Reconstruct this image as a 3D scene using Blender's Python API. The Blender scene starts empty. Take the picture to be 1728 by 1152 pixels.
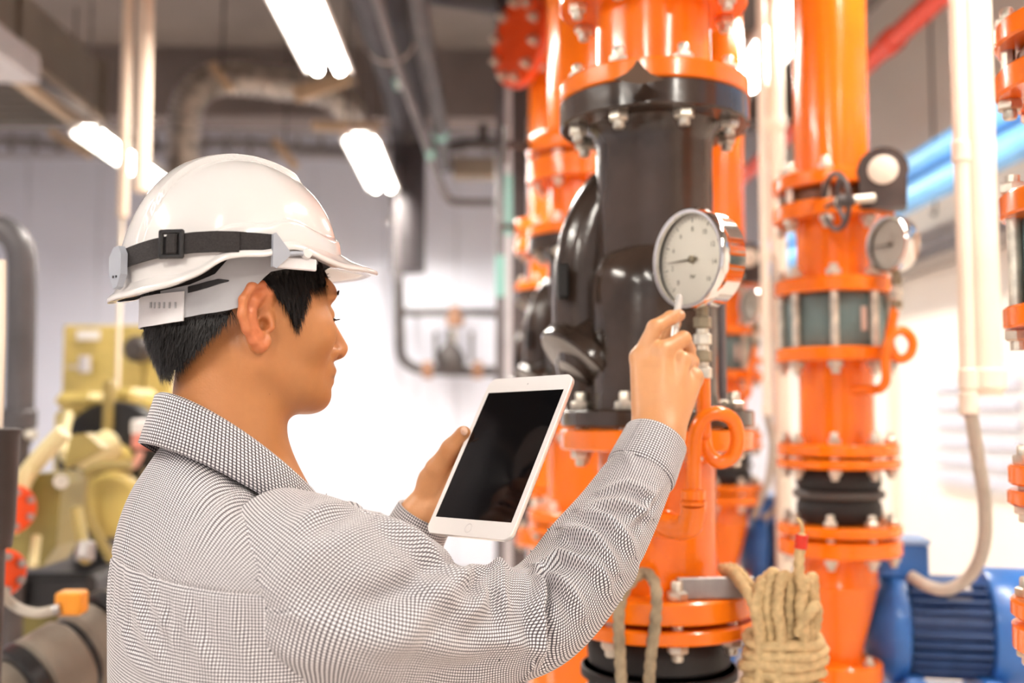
import bpy, math, random
import numpy as np
from mathutils import Matrix, Vector

# ------------------------------------------------------------------ camera, world, light, exposure
scene = bpy.context.scene
COL = scene.collection
FPX = 1750.0
CAMZ = 1.45
YAW = math.radians(-1.44)
PITCH = math.radians(3.89)
cam_data = bpy.data.cameras.new('camera')
cam_data.sensor_width = 36.0
cam_data.lens = 36.0 * FPX / 1728.0
cam_data.clip_start = 0.02
cam_data.dof.use_dof = True
cam_data.dof.focus_distance = 1.08
cam_data.dof.aperture_fstop = 2.6
cam_data.dof.aperture_blades = 0
cam = bpy.data.objects.new('camera', cam_data)
COL.objects.link(cam)
cam.location = (0, 0, CAMZ)
cam.rotation_euler = (math.pi / 2 + PITCH, 0, YAW)
scene.camera = cam

world = bpy.data.worlds.new('world')
scene.world = world
world.use_nodes = True
world.node_tree.nodes['Background'].inputs[0].default_value = (1.0, 0.93, 0.86, 1)
world.node_tree.nodes['Background'].inputs[1].default_value = 0.30

LAMP_WATT = 18.0
LAMP_COLOR = (1.0, 0.93, 0.84)
vs = scene.view_settings
vs.view_transform = 'Standard'
vs.look = 'None'
vs.gamma = 1.0
vs.use_curve_mapping = False
vs.exposure = 0.5

# ------------------------------------------------------------------ picture <-> place helpers
CX = Vector((math.cos(YAW), math.sin(YAW), 0))          # horizontal, to the right of the picture
CY = Vector((-math.sin(YAW), math.cos(YAW), 0))         # horizontal, into the picture
CZ = Vector((0, 0, 1))
FWD = CY * math.cos(PITCH) + CZ * math.sin(PITCH)
UPV = CX.cross(FWD)
CAM = Vector((0, 0, CAMZ))


def W(px, py, d):
    return CAM + d * (FWD + (px - 864) / FPX * CX + (576 - py) / FPX * UPV)


def ground(px, d, z=0.0):
    """point at height z above the floor on the vertical seen at column px, d metres ahead"""
    p = CAM + d * (CY + (px - 864) / FPX * CX)
    return Vector((p.x, p.y, z))


# ------------------------------------------------------------------ materials
MATS = {}


def mat(name, color, rough=0.5, metal=0.0, var=0.0, vscale=8.0, bump=0.0, bscale=60.0, coat=0.0, emit=None, estr=0.0,
        trans=0.0, dirt=None, ior=1.45, sss=0.0, spec=0.5):
    if name in MATS:
        return MATS[name]
    m = bpy.data.materials.new(name)
    m.use_nodes = True
    nt = m.node_tree
    b = nt.nodes['Principled BSDF']
    c = tuple(color) + (1.0,) if len(color) == 3 else color
    b.inputs['Base Color'].default_value = c
    b.inputs['Roughness'].default_value = rough
    b.inputs['Metallic'].default_value = metal
    b.inputs['IOR'].default_value = ior
    b.inputs['Specular IOR Level'].default_value = spec
    b.inputs['Coat Weight'].default_value = coat
    b.inputs['Coat Roughness'].default_value = 0.08
    b.inputs['Transmission Weight'].default_value = trans
    if sss:
        b.inputs['Subsurface Weight'].default_value = sss
        b.inputs['Subsurface Radius'].default_value = (0.012, 0.005, 0.003)
        b.inputs['Subsurface Scale'].default_value = 1.0
    if emit:
        b.inputs['Emission Color'].default_value = tuple(emit) + (1.0,)
        b.inputs['Emission Strength'].default_value = estr
    tc = nt.nodes.new('ShaderNodeTexCoord')
    if var or dirt:
        n = nt.nodes.new('ShaderNodeTexNoise')
        n.inputs['Scale'].default_value = vscale
        n.inputs['Detail'].default_value = 5
        nt.links.new(tc.outputs['Object'], n.inputs['Vector'])
        r = nt.nodes.new('ShaderNodeValToRGB')
        d = dirt if dirt else tuple(max(0, x * (1 - var)) for x in color[:3])
        hi = color[:3] if dirt else tuple(min(1, x * (1 + var)) for x in color[:3])
        r.color_ramp.elements[0].position = 0.3
        r.color_ramp.elements[1].position = 0.62 if dirt is None else 0.5
        r.color_ramp.elements[0].color = tuple(d) + (1,)
        r.color_ramp.elements[1].color = tuple(hi) + (1,)
        nt.links.new(n.outputs['Fac'], r.inputs['Fac'])
        nt.links.new(r.outputs['Color'], b.inputs['Base Color'])
    if bump:
        n2 = nt.nodes.new('ShaderNodeTexNoise')
        n2.inputs['Scale'].default_value = bscale
        n2.inputs['Detail'].default_value = 4
        nt.links.new(tc.outputs['Object'], n2.inputs['Vector'])
        bp = nt.nodes.new('ShaderNodeBump')
        bp.inputs['Strength'].default_value = bump
        bp.inputs['Distance'].default_value = 0.01
        nt.links.new(n2.outputs['Fac'], bp.inputs['Height'])
        nt.links.new(bp.outputs['Normal'], b.inputs['Normal'])
    MATS[name] = m
    return m


ORANGE = mat('orange_enamel', (0.94, 0.190, 0.004), 0.22, var=0.10, vscale=5, bump=0.05, bscale=25, coat=0.35)
BLACKP = mat('black_gloss_paint', (0.042, 0.027, 0.020), 0.2, var=0.35, vscale=9, bump=0.12, bscale=22, coat=0.3)
RUBBER = mat('black_rubber', (0.020, 0.018, 0.018), 0.6, var=0.2, vscale=12)
GALV = mat('zinc_plated_steel', (0.66, 0.62, 0.53), 0.38, 0.75, var=0.25, vscale=40)
STEEL = mat('brushed_steel', (0.36, 0.34, 0.33), 0.42, 0.8, var=0.2, vscale=20)
CHROME = mat('polished_chrome', (0.82, 0.80, 0.77), 0.10, 1.0)
BRASSD = mat('dull_brass', (0.30, 0.25, 0.17), 0.4, 0.7, var=0.25, vscale=30)
BLUE = mat('blue_enamel', (0.035, 0.15, 0.46), 0.32, var=0.25, vscale=7, coat=0.2)
BLUEPIPE = mat('light_blue_paint', (0.16, 0.46, 0.86), 0.35, var=0.1, vscale=5)
TEAL = mat('grey_teal_rubber', (0.13, 0.20, 0.20), 0.45, var=0.2, vscale=10)
CREAM = mat('cream_painted_conduit', (0.90, 0.80, 0.66), 0.45, var=0.06, vscale=6)
TANPIPE = mat('tan_painted_conduit', (0.80, 0.62, 0.44), 0.45, var=0.06, vscale=6)
GREYFLEX = mat('grey_flex_conduit', (0.48, 0.43, 0.36), 0.55, var=0.12, vscale=25)
WHITEP = mat('white_plastic', (0.86, 0.85, 0.84), 0.3, var=0.03, vscale=12)
HELMET = mat('white_hard_hat_plastic', (0.70, 0.675, 0.66), 0.16, var=0.02, vscale=9, coat=0.5)
GREYPL = mat('grey_plastic', (0.42, 0.42, 0.44), 0.45, var=0.05, vscale=20)
GREYCLIP = mat('blue_grey_plastic', (0.36, 0.38, 0.43), 0.4, var=0.05, vscale=20)
TRANSW = mat('milky_white_plastic', (0.74, 0.72, 0.73), 0.35, var=0.04, vscale=30)
STRAP = mat('black_webbing', (0.022, 0.018, 0.018), 0.75, var=0.3, vscale=400, bump=0.3, bscale=900)
DARKPL = mat('black_plastic', (0.018, 0.017, 0.018), 0.35)
SCREEN = mat('black_screen_glass', (0.003, 0.003, 0.004), 0.06, coat=0.0, spec=0.3)
ALU = mat('silver_aluminium', (0.78, 0.77, 0.75), 0.28, 0.9)
KHAKI = mat('khaki_engine_enamel', (0.52, 0.40, 0.12), 0.38, var=0.18, vscale=9, coat=0.15)
KHAKID = mat('dark_khaki_enamel', (0.33, 0.25, 0.08), 0.42, var=0.2, vscale=9)
ROPE = mat('sisal_rope', (0.56, 0.41, 0.21), 0.85, var=0.18, vscale=90, bump=0.12, bscale=300)
STRAPTAN = mat('grey_tan_rope', (0.36, 0.29, 0.19), 0.85, var=0.25, vscale=60, bump=0.15, bscale=300)
REDTAPE = mat('red_tape', (0.75, 0.04, 0.02), 0.5, var=0.1)
REDPIPE = mat('red_sprinkler_pipe', (0.80, 0.07, 0.02), 0.4, var=0.1)
INSUL = mat('dark_pipe_insulation', (0.045, 0.038, 0.042), 0.5, var=0.25, vscale=6)
DARKPIPE = mat('dark_iron_pipe', (0.075, 0.064, 0.062), 0.45, 0.2, var=0.3, vscale=10)
GREYPIPE = mat('mid_grey_pipe', (0.15, 0.135, 0.14), 0.4, 0.3, var=0.15, vscale=8)
LTGREY = mat('light_grey_sheet', (0.56, 0.55, 0.58), 0.5, var=0.06)
DUCT = mat('galvanised_duct_sheet', (0.30, 0.265, 0.225), 0.45, 0.3, var=0.12, vscale=3)
RIBDUCT = mat('ribbed_foil_duct', (0.42, 0.38, 0.34), 0.4, 0.6, var=0.45, vscale=14)
WOOD = mat('pale_wood_batten', (0.55, 0.40, 0.26), 0.6, var=0.15, vscale=12)
TEALTAPE = mat('teal_marking_tape', (0.25, 0.52, 0.47), 0.5)
BROWNV = mat('brown_valve_bonnet', (0.33, 0.17, 0.10), 0.5, var=0.2)
OLIVE = mat('olive_body_enamel', (0.24, 0.20, 0.06), 0.4, var=0.2, vscale=8)
TAUPE = mat('taupe_silencer_wrap', (0.20, 0.165, 0.13), 0.5, var=0.2, vscale=10)
AMBER = mat('amber_plastic', (0.95, 0.36, 0.03), 0.35, var=0.05)
PINKF = mat('pink_filter_can', (0.80, 0.30, 0.24), 0.4, var=0.1)
PANELC = mat('cream_wall_board', (0.86, 0.79, 0.68), 0.6, var=0.03, vscale=2)
DIALW = mat('ivory_dial_face', (0.95, 0.90, 0.80), 0.5)
DIALINK = mat('dial_ink', (0.20, 0.17, 0.11), 0.5)
TUBEON = mat('lit_fluorescent_tube', (1, 1, 1), 0.4, emit=(1.0, 0.95, 0.86), estr=22.0)
FIXTURE = mat('white_fixture_enamel', (0.82, 0.80, 0.77), 0.4)


def glass_mat():
    m = bpy.data.materials.new('thin_clear_glass')
    m.use_nodes = True
    nt = m.node_tree
    nt.nodes.clear()
    out = nt.nodes.new('ShaderNodeOutputMaterial')
    mix = nt.nodes.new('ShaderNodeMixShader')
    fr = nt.nodes.new('ShaderNodeFresnel')
    fr.inputs['IOR'].default_value = 1.45
    tr = nt.nodes.new('ShaderNodeBsdfTransparent')
    tr.inputs[0].default_value = (0.97, 0.97, 0.96, 1)
    gl = nt.nodes.new('ShaderNodeBsdfGlossy')
    gl.inputs['Roughness'].default_value = 0.05
    nt.links.new(fr.outputs[0], mix.inputs[0])
    nt.links.new(tr.outputs[0], mix.inputs[1])
    nt.links.new(gl.outputs[0], mix.inputs[2])
    nt.links.new(mix.outputs[0], out.inputs[0])
    return m


GLASS = glass_mat()


# ------------------------------------------------------------------ mesh builder
def frame_from(t, ref=None):
    t = t.normalized()
    ref = ref if ref is not None else (Vector((0, 0, 1)) if abs(t.z) < 0.9 else Vector((1, 0, 0)))
    n = (ref - t * ref.dot(t))
    if n.length < 1e-6:
        n = t.orthogonal()
    n.normalize()
    return n, t.cross(n)


def axis_matrix(origin, zdir, ref=None):
    z = Vector(zdir).normalized()
    n, b = frame_from(z, ref)
    # local x = n , local y = b
    M = Matrix((n, b, z)).transposed().to_4x4()
    M.translation = Vector(origin)
    return M


def smooth_path(pts, per=8, closed=False):
    """Catmull-Rom through points"""
    P = [Vector(p) for p in pts]
    n = len(P)
    out = []
    rng = n if closed else n - 1
    for i in range(rng):
        if closed:
            p0, p1, p2, p3 = P[(i - 1) % n], P[i], P[(i + 1) % n], P[(i + 2) % n]
        else:
            p1, p2 = P[i], P[i + 1]
            p0 = P[i - 1] if i > 0 else p1 * 2 - p2
            p3 = P[i + 2] if i + 2 < n else p2 * 2 - p1
        for k in range(per):
            t = k / per
            out.append(0.5 * ((2 * p1) + (p2 - p0) * t + (2 * p0 - 5 * p1 + 4 * p2 - p3) * t * t
                              + (3 * p1 - p0 - 3 * p2 + p3) * t ** 3))
    if not closed:
        out.append(P[-1].copy())
    return out


class MB:
    def __init__(self):
        self.v = []
        self.f = []

    def add(self, verts, faces, M=None):
        o = len(self.v)
        for p in verts:
            p = Vector(p)
            self.v.append(M @ p if M is not None else p)
        for f in faces:
            self.f.append([i + o for i in f])
        return self

    def lathe(self, prof, seg=32, M=None, a0=0.0, cap=True):
        vs_, fs = [], []
        n = len(prof)
        for (r, z) in prof:
            for k in range(seg):
                a = a0 + 2 * math.pi * k / seg
                vs_.append((r * math.cos(a), r * math.sin(a), z))
        for i in range(n - 1):
            for k in range(seg):
                k2 = (k + 1) % seg
                fs.append([i * seg + k, i * seg + k2, (i + 1) * seg + k2, (i + 1) * seg + k])
        if cap:
            if prof[0][0] > 1e-6:
                fs.append(list(range(seg))[::-1])
            if prof[-1][0] > 1e-6:
                fs.append([(n - 1) * seg + k for k in range(seg)])
        return self.add(vs_, fs, M)

    def cyl(self, a, b, r, seg=20, r2=None, bev=0.0, cap=True):
        a, b = Vector(a), Vector(b)
        L = (b - a).length
        r2 = r if r2 is None else r2
        if bev:
            prof = [(max(r - bev, 0), 0), (r, bev), (r2, L - bev), (max(r2 - bev, 0), L)]
        else:
            prof = [(r, 0), (r2, L)]
        return self.lathe(prof, seg, axis_matrix(a, b - a), cap=cap)

    def tube(self, pts, r, seg=12, closed=False, cap=True, lobes=0, amp=0.0, twist=0.0, flat=1.0, ref=None):
        P = [Vector(p) for p in pts]
        n = len(P)
        rs = r if isinstance(r, (list, tuple)) else [r] * n
        vs_, fs = [], []
        nprev = None
        s = 0.0
        for i in range(n):
            if closed:
                t = P[(i + 1) % n] - P[(i - 1) % n]
            else:
                t = P[min(i + 1, n - 1)] - P[max(i - 1, 0)]
            if t.length < 1e-9:
                t = Vector((0, 0, 1))
            t.normalize()
            if i:
                s += (P[i] - P[i - 1]).length
            if nprev is None:
                nn, bb = frame_from(t, ref)
            else:
                nn = (nprev - t * nprev.dot(t))
                nn.normalize()
                bb = t.cross(nn)
            nprev = nn
            for k in range(seg):
                a = 2 * math.pi * k / seg
                rr = rs[i] * (1 + (amp * math.cos(lobes * (a - twist * s)) if lobes else 0))
                vs_.append(P[i] + nn * (rr * math.cos(a)) + bb * (rr * flat * math.sin(a)))
        m = n if closed else n - 1
        for i in range(m):
            i2 = (i + 1) % n
            for k in range(seg):
                k2 = (k + 1) % seg
                fs.append([i * seg + k, i * seg + k2, i2 * seg + k2, i2 * seg + k])
        if cap and not closed:
            fs.append(list(range(seg))[::-1])
            fs.append([(n - 1) * seg + k for k in range(seg)])
        return self.add(vs_, fs)

    def box(self, c, size, M=None, bev=0.0):
        x, y, z = size[0] / 2, size[1] / 2, size[2] / 2
        c = Vector(c)
        T = Matrix.Translation(c)
        M = T if M is None else M @ T
        b = min(bev, x * 0.9, y * 0.9, z * 0.9)
        if b <= 0:
            vs_ = [(sx * x, sy * y, sz * z) for sx in (-1, 1) for sy in (-1, 1) for sz in (-1, 1)]
            fs = [[0, 1, 3, 2], [4, 6, 7, 5], [0, 4, 5, 1], [2, 3, 7, 6], [0, 2, 6, 4], [1, 5, 7, 3]]
            return self.add(vs_, fs, M)
        vs_, idx = [], {}
        for sx in (-1, 1):
            for sy in (-1, 1):
                for sz in (-1, 1):
                    for ax in range(3):
                        p = [sx * (x - b), sy * (y - b), sz * (z - b)]
                        p[ax] = (sx * x, sy * y, sz * z)[ax]
                        idx[(sx, sy, sz, ax)] = len(vs_)
                        vs_.append(p)
        fs = []
        s4 = [(-1, -1), (1, -1), (1, 1), (-1, 1)]
        for s in (-1, 1):
            fx = [idx[(s, u, w, 0)] for u, w in s4]
            fy = [idx[(w, s, u, 1)] for u, w in s4]
            fz = [idx[(u, w, s, 2)] for u, w in s4]
            for q in (fx, fy, fz):
                fs.append(q if s > 0 else q[::-1])
        for s1 in (-1, 1):
            for s2 in (-1, 1):
                q = [idx[(s1, s2, -1, 0)], idx[(s1, s2, 1, 0)], idx[(s1, s2, 1, 1)], idx[(s1, s2, -1, 1)]]
                fs.append(q if s1 * s2 < 0 else q[::-1])
                q = [idx[(-1, s1, s2, 1)], idx[(1, s1, s2, 1)], idx[(1, s1, s2, 2)], idx[(-1, s1, s2, 2)]]
                fs.append(q if s1 * s2 < 0 else q[::-1])
                q = [idx[(s2, -1, s1, 2)], idx[(s2, 1, s1, 2)], idx[(s2, 1, s1, 0)], idx[(s2, -1, s1, 0)]]
                fs.append(q if s1 * s2 < 0 else q[::-1])
        for sx in (-1, 1):
            for sy in (-1, 1):
                for sz in (-1, 1):
                    q = [idx[(sx, sy, sz, a)] for a in range(3)]
                    fs.append(q if sx * sy * sz > 0 else q[::-1])
        return self.add(vs_, fs, M)

    def prism(self, outline, depth, M):
        """2D outline (x,y) extruded from z=-depth/2 to depth/2"""
        n = len(outline)
        vs_ = [(x, y, -depth / 2) for x, y in outline] + [(x, y, depth / 2) for x, y in outline]
        fs = [list(range(n))[::-1], [n + i for i in range(n)]]
        for i in range(n):
            j = (i + 1) % n
            fs.append([i, j, n + j, n + i])
        return self.add(vs_, fs, M)

    def build(self, name, material, parent=None, smooth=True, sharp=40.0, world=False, label=None):
        me = bpy.data.meshes.new(name)
        off = Vector((0, 0, 0))
        if world and parent is not None:
            off = root_loc(parent)
        me.from_pydata([tuple(p - off) for p in self.v], [], self.f)
        me.materials.append(material)
        if smooth:
            me.polygons.foreach_set('use_smooth', [True] * len(me.polygons))
            me.set_sharp_from_angle(angle=math.radians(sharp))
        me.update()
        o = bpy.data.objects.new(name, me)
        COL.objects.link(o)
        if parent is not None:
            o.parent = parent
        if label:
            o['label'] = label
        return o


def root_loc(o):
    p = Vector((0, 0, 0))
    while o is not None:
        p += Vector(o.location)
        o = o.parent
    return p


def thing(name, label, cat, loc=(0, 0, 0), group=None, rotz=0.0):
    o = bpy.data.objects.new(name, None)
    o.empty_display_size = 0.05
    COL.objects.link(o)
    o.location = loc
    o.rotation_euler = (0, 0, rotz)
    tag(o, label, cat, group)
    return o


def tag(o, label, cat, group=None):
    o['label'] = label
    o['category'] = cat
    if group:
        o['group'] = group
    return o


def struct(o):
    o['kind'] = 'structure'
    return o


def copy_tree(o, parent=None):
    c = o.copy()
    COL.objects.link(c)
    if parent is not None:
        c.parent = parent
    for ch in list(o.children):
        copy_tree(ch, c)
    return c


def text_mesh(name, s, size, M, material, parent, world=True, align='CENTER'):
    cu = bpy.data.curves.new(name, 'FONT')
    cu.body = s
    cu.size = size
    cu.align_x = align
    cu.align_y = 'CENTER'
    tmp = bpy.data.objects.new(name, cu)
    COL.objects.link(tmp)
    dg = bpy.context.evaluated_depsgraph_get()
    me = bpy.data.meshes.new_from_object(tmp.evaluated_get(dg))
    bpy.data.objects.remove(tmp)
    off = root_loc(parent) if (world and parent is not None) else Vector((0, 0, 0))
    me.transform(Matrix.Translation(-off) @ M)
    me.materials.clear()
    me.materials.append(material)
    o = bpy.data.objects.new(name, me)
    COL.objects.link(o)
    o.parent = parent
    return o


def rowX(Y_):
    return Y_


random.seed(7)
# ------------------------------------------------------------------ the room
ROOM_L, ROOM_R, ROOM_B, ROOM_N, CEIL = -4.6, 2.5, 9.0, -3.2, CAMZ + 2.6
floor_m = mat('pale_epoxy_floor', (0.74, 0.66, 0.60), 0.25, var=0.05, vscale=1.5)
wall_m = mat('white_wall_paint', (0.76, 0.785, 0.89), 0.55, var=0.02, vscale=2)
wall_r_m = mat('cream_wall_paint', (0.88, 0.81, 0.72), 0.55, var=0.02, vscale=2)
ceil_m = mat('bare_concrete_soffit', (0.24, 0.205, 0.185), 0.8, var=0.12, vscale=1.4, bump=0.15, bscale=20)
beam_m = mat('shaded_concrete_beam', (0.20, 0.165, 0.155), 0.8, var=0.15, vscale=2)  # beam concrete darkened in its colour to stand for shade on its face


def slab(name, lo, hi, m):
    mb = MB()
    c = [(a + b) / 2 for a, b in zip(lo, hi)]
    s = [b - a for a, b in zip(lo, hi)]
    mb.box(c, s)
    return struct(mb.build(name, m, smooth=False))


slab('floor', (ROOM_L, ROOM_N, -0.1), (ROOM_R, ROOM_B, 0), floor_m)
slab('ceiling', (ROOM_L - .1, ROOM_N, CEIL), (ROOM_R + .1, ROOM_B + .1, CEIL + .1), ceil_m)
wb = slab('wall_back', (ROOM_L - .1, ROOM_B + 0.012, 0), (ROOM_R + .1, ROOM_B + .1, CEIL), mat('wall_joint_grey', (0.55, 0.54, 0.57), 0.7))
slab('wall_left', (ROOM_L - .1, ROOM_N, 0), (ROOM_L, ROOM_B, CEIL), wall_m)
slab('wall_right', (ROOM_R, ROOM_N, 0), (ROOM_R + .1, ROOM_B, CEIL), wall_r_m)
slab('wall_front', (ROOM_L - .1, ROOM_N - .1, 0), (ROOM_R + .1, ROOM_N, CEIL), wall_m)
# wall boards of the back wall, each with its own edges
pw = 0.62
x = ROOM_L
me_board = None
while x < ROOM_R - 0.02:
    w_ = min(pw, ROOM_R - x)
    mb = MB()
    mb.box((x + w_ / 2, ROOM_B + 0.004, CEIL / 2), (w_ - 0.008, 0.016, CEIL - 0.002), bev=0.003)
    b_ = mb.build('wall_board', wall_m, wb, smooth=False)
    x += pw
# cross beams under the slab
for k, yb in enumerate((7.3, 4.1, 0.9, -2.0)):
    slab('trim_%d' % (k + 1), (ROOM_L, yb, CEIL - 0.5), (ROOM_R, yb + 0.35, CEIL), beam_m)
slab('baseboard_back', (ROOM_L, ROOM_B - 0.02, 0), (ROOM_R, ROOM_B - 0.004, 0.12), mat('grey_skirting', (0.4, 0.38, 0.37), 0.5))


# ------------------------------------------------------------------ fluorescent fixtures in rows along the room
LZ = CAMZ + 1.37


def fluoro(x, y0, y1, label, light=1.0):
    yc, L = (y0 + y1) / 2, (y1 - y0)
    t = thing('fluorescent_light', label, 'light', (x, yc, LZ), 'twin tube lights hung in rows')
    mb = MB()
    mb.prism([(-.075, .05), (-.10, -.005), (-.088, -.012), (-.045, .030), (.045, .030), (.088, -.012), (.10, -.005), (.075, .05)], L,
             Matrix(((1, 0, 0, 0), (0, 0, 1, 0), (0, 1, 0, 0), (0, 0, 0, 1))))
    mb.build('reflector', FIXTURE, t, smooth=False)
    for s in (-1, 1):
        mb = MB()
        mb.cyl((s * .045, -L / 2 + .02, 0.0), (s * .045, L / 2 - .02, 0.0), .021, 14)
        mb.build('tube', TUBEON, t)
        for e in (-1, 1):
            mb = MB()
            mb.box((s * .045, e * (L / 2 - .012), .004), (.03, .024, .045), bev=.004)
            mb.build('lamp_holder', WHITEP, t, smooth=False)
        mb = MB()
        mb.cyl((-.065, s * L * .35, .045), (-.075, s * L * .35, CEIL - LZ), .006, 8)
        mb.build('hanger_rod', STEEL, t)
    if light:
        ld = bpy.data.lights.new('fluorescent_glow', 'AREA')
        ld.shape = 'RECTANGLE'
        ld.size = .17
        ld.size_y = L
        ld.energy = LAMP_WATT * light
        ld.color = LAMP_COLOR
        lo = bpy.data.objects.new('fluorescent_glow', ld)
        COL.objects.link(lo)
        lo.parent = t
        lo.location = (0, 0, -.03)
    return t


XA = W(605, 225, 5.14).x
XB = W(142, 225, 5.03).x
XC = W(1262, 130, 4.27).x
fluoro(XA, 5.14, 6.34, 'shorter looking lit fluorescent light above the hard hat brim')
fluoro(XA, 2.92, 4.12, 'lit fluorescent light at top edge, second along the middle row')
fluoro(XB, 5.05, 6.25, 'lit fluorescent light crossing behind the two hanging pale conduits')
fluoro(XC, 3.1, 4.3, 'bright fluorescent light behind the tall orange pipes')
extra = ((XA, -1.5, 'over the entrance behind the viewer, middle row'), (XB, .6, 'beside the silencer, outer row'),
         (XB, -1.6, 'over the entrance, outer row'), (XC, .9, 'above the nearest risers'), (XC, -1.3, 'over the entrance, riser row'), (XC, 5.3, 'behind the tall riser with the hand wheel'),
         (XC, 7.5, 'at the back wall, riser row'),
         (XB, 7.25, 'added unseen at the back wall, outer row'), (-.60, 7.36, 'added unseen behind the black pipe bend'))  # both fixtures here are unseen, added to brighten the back wall
for xx, ya, wh in extra:
    fluoro(xx, ya, ya + 1.2, 'lit twin tube light ' + wh, .45 if ya > 7 else 1.0)
# ------------------------------------------------------------------ flanged pipe risers
H0 = CAMZ
BOLTS = {}


def bolt_mesh(grip, s):
    key = (round(grip, 4), s)
    if key in BOLTS:
        return BOLTS[key]
    mb = MB()
    nh = 1.5 * s
    mb.lathe([(1.55 * s, 0), (1.75 * s, .25 * s), (1.75 * s, nh - .25 * s), (1.5 * s, nh)], 6, Matrix.Translation((0, 0, grip / 2)))
    mb.lathe([(s, 0), (s, 1.3 * s), (.8 * s, 1.6 * s)], 10, Matrix.Translation((0, 0, grip / 2 + nh)))
    mb.lathe([(1.5 * s, -nh), (1.75 * s, -nh + .25 * s), (1.75 * s, -.25 * s), (1.55 * s, 0)], 6, Matrix.Translation((0, 0, -grip / 2)))
    mb.lathe([(.8 * s, -1.3 * s), (s, -1.0 * s), (s, 0)], 10, Matrix.Translation((0, 0, -grip / 2 - nh)))
    mb.lathe([(s, -grip / 2), (s, grip / 2)], 8)
    me = bpy.data.meshes.new('bolt')
    me.from_pydata([tuple(p) for p in mb.v], [], mb.f)
    me.materials.append(GALV)
    me.polygons.foreach_set('use_smooth', [True] * len(me.polygons))
    me.set_sharp_from_angle(angle=math.radians(35))
    BOLTS[key] = me
    return me


def add_bolts(parent, z0, z1, R, n, a0=0.0, s=.009):
    """ring of bolts (parts) clamping from z0 to z1, coordinates local to the parent"""
    me = bolt_mesh(z1 - z0, s)
    for k in range(n):
        a = a0 + 2 * math.pi * k / n
        o = bpy.data.objects.new('bolt', me)
        COL.objects.link(o)
        o.parent = parent
        o.location = (R * math.cos(a), R * math.sin(a), (z0 + z1) / 2)
        o.rotation_euler = (0, 0, random.random())


def flange(mb, z0, z1, R, rin=0.0, bev=.003, seg=48, M=None):
    mb.lathe([(rin, z0), (R - bev, z0), (R, z0 + bev), (R, z1 - bev), (R - bev, z1), (rin, z1)], seg, M, cap=False)


def lathe_part(name, prof, m, parent, seg=40, sharp=40):
    mb = MB()
    mb.lathe([(r, z) for r, z in prof], seg)
    return mb.build(name, m, parent, sharp=sharp)


def fl(name, z0, z1, R, m, parent):
    mb = MB()
    flange(mb, z0, z1, R)
    return mb.build(name, m, parent)


def gauge(parent_list_label, group, c, n, r, thick, stem, needle_deg=270.0, detail=True, stem_len=.1):
    """pressure gauge: dial centre c, dial normal n (towards the reader)"""
    t = thing('pressure_gauge', parent_list_label, 'gauge', c, group)
    n = Vector(n).normalized()
    M = axis_matrix((0, 0, 0), n, Vector((0, 0, 1)))    # local x = up, local y = n x up, z = n
    MB().lathe([(.001, -thick), (r * .90, -thick), (r * .97, -thick + .004), (r * .97, -.012), (r * 1.0, -.010), (r * 1.0, -.004)], 56, M, cap=False).build('case', CHROME, t)
    MB().lathe([(r * 1.0, -.010), (r * 1.045, -.008), (r * 1.045, .003), (r * 1.0, .007), (r * .93, .006), (r * .92, .001)], 56, M, cap=False).build('bezel', CHROME, t)
    d = MB().lathe([(.0005, -.006), (r * .95, -.006)], 56, M, cap=False).build('dial', DIALW, t)
    MB().lathe([(r * .94, .002), (r * .6, .0033), (.0005, .0035)], 48, M, cap=False).build('glass', GLASS, t)
    # needle and hub; angle measured clockwise seen from the front, 0 = up
    def pt(ang, rad, z):
        a = math.radians(ang)
        return M @ Vector((rad * math.cos(a), -rad * math.sin(a), z))
    mb = MB()
    mb.tube([pt(needle_deg + 180, r * .16, -.0025), pt(needle_deg, r * .2, -.0025), pt(needle_deg, r * .72, -.0025)], [r * .025, r * .02, r * .005], 8)
    mb.build('needle', DIALINK, t)
    MB().lathe([(r * .08, -.006), (r * .08, -.001), (r * .05, 0.0), (.0003, 0.0)], 16, M).build('hub', BRASSD, t)
    if detail:
        mb = MB()
        for k in range(0, 41):
            a = 225 + 270 * k / 40
            r0 = r * (.76 if k % 5 == 0 else .81)
            p, q = pt(a, r0, -.0056), pt(a, r * .86, -.0056)
            mb.tube([p, q], r * (.010 if k % 5 == 0 else .005), 4)
        o = mb.build('scale_marks', DIALINK, t)
        for k in range(9):
            a = 225 + 270 * k / 8
            c_ = pt(a, r * .62, -.0054)
            right = pt(90, 1, 0) - pt(90, 0, 0)
            upv = pt(0, 1, 0) - pt(0, 0, 0)
            MM = Matrix((right, upv, n)).transposed().to_4x4()
            MM.translation = c_
            text_mesh('numeral', str(k * 2), r * .14, MM, DIALINK, t, world=False)
        MM = Matrix((right, upv, n)).transposed().to_4x4()
        MM.translation = pt(180, .34 * r, -.0054)
        text_mesh('unit_mark', 'bar', r * .13, MM, DIALINK, t, world=False)
    if stem:
        zc = -n * thick * .5
        mb = MB()
        mb.cyl(zc + Vector((0, 0, -r * .95)), zc + Vector((0, 0, -r - .012)), .0085, 12)
        mb.build('stem', BRASSD, t)
        z = -r - .010
        k = 0
        while z > -r - stem_len:
            h = .017
            mb = MB()
            mb.lathe([(.0095, -h), (.0125, -h + .002), (.0125, -.002), (.0095, 0)], 6, Matrix.Translation(zc + Vector((0, 0, z))))
            mb.build('hex_fitting', BRASSD if k % 2 == 0 else GALV, t)
            mb = MB()
            mb.cyl(zc + Vector((0, 0, z - h)), zc + Vector((0, 0, z - h - .006)), .0085, 12)
            mb.build('collar', GALV, t)
            z -= h + .006
            k += 1
    return t




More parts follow.
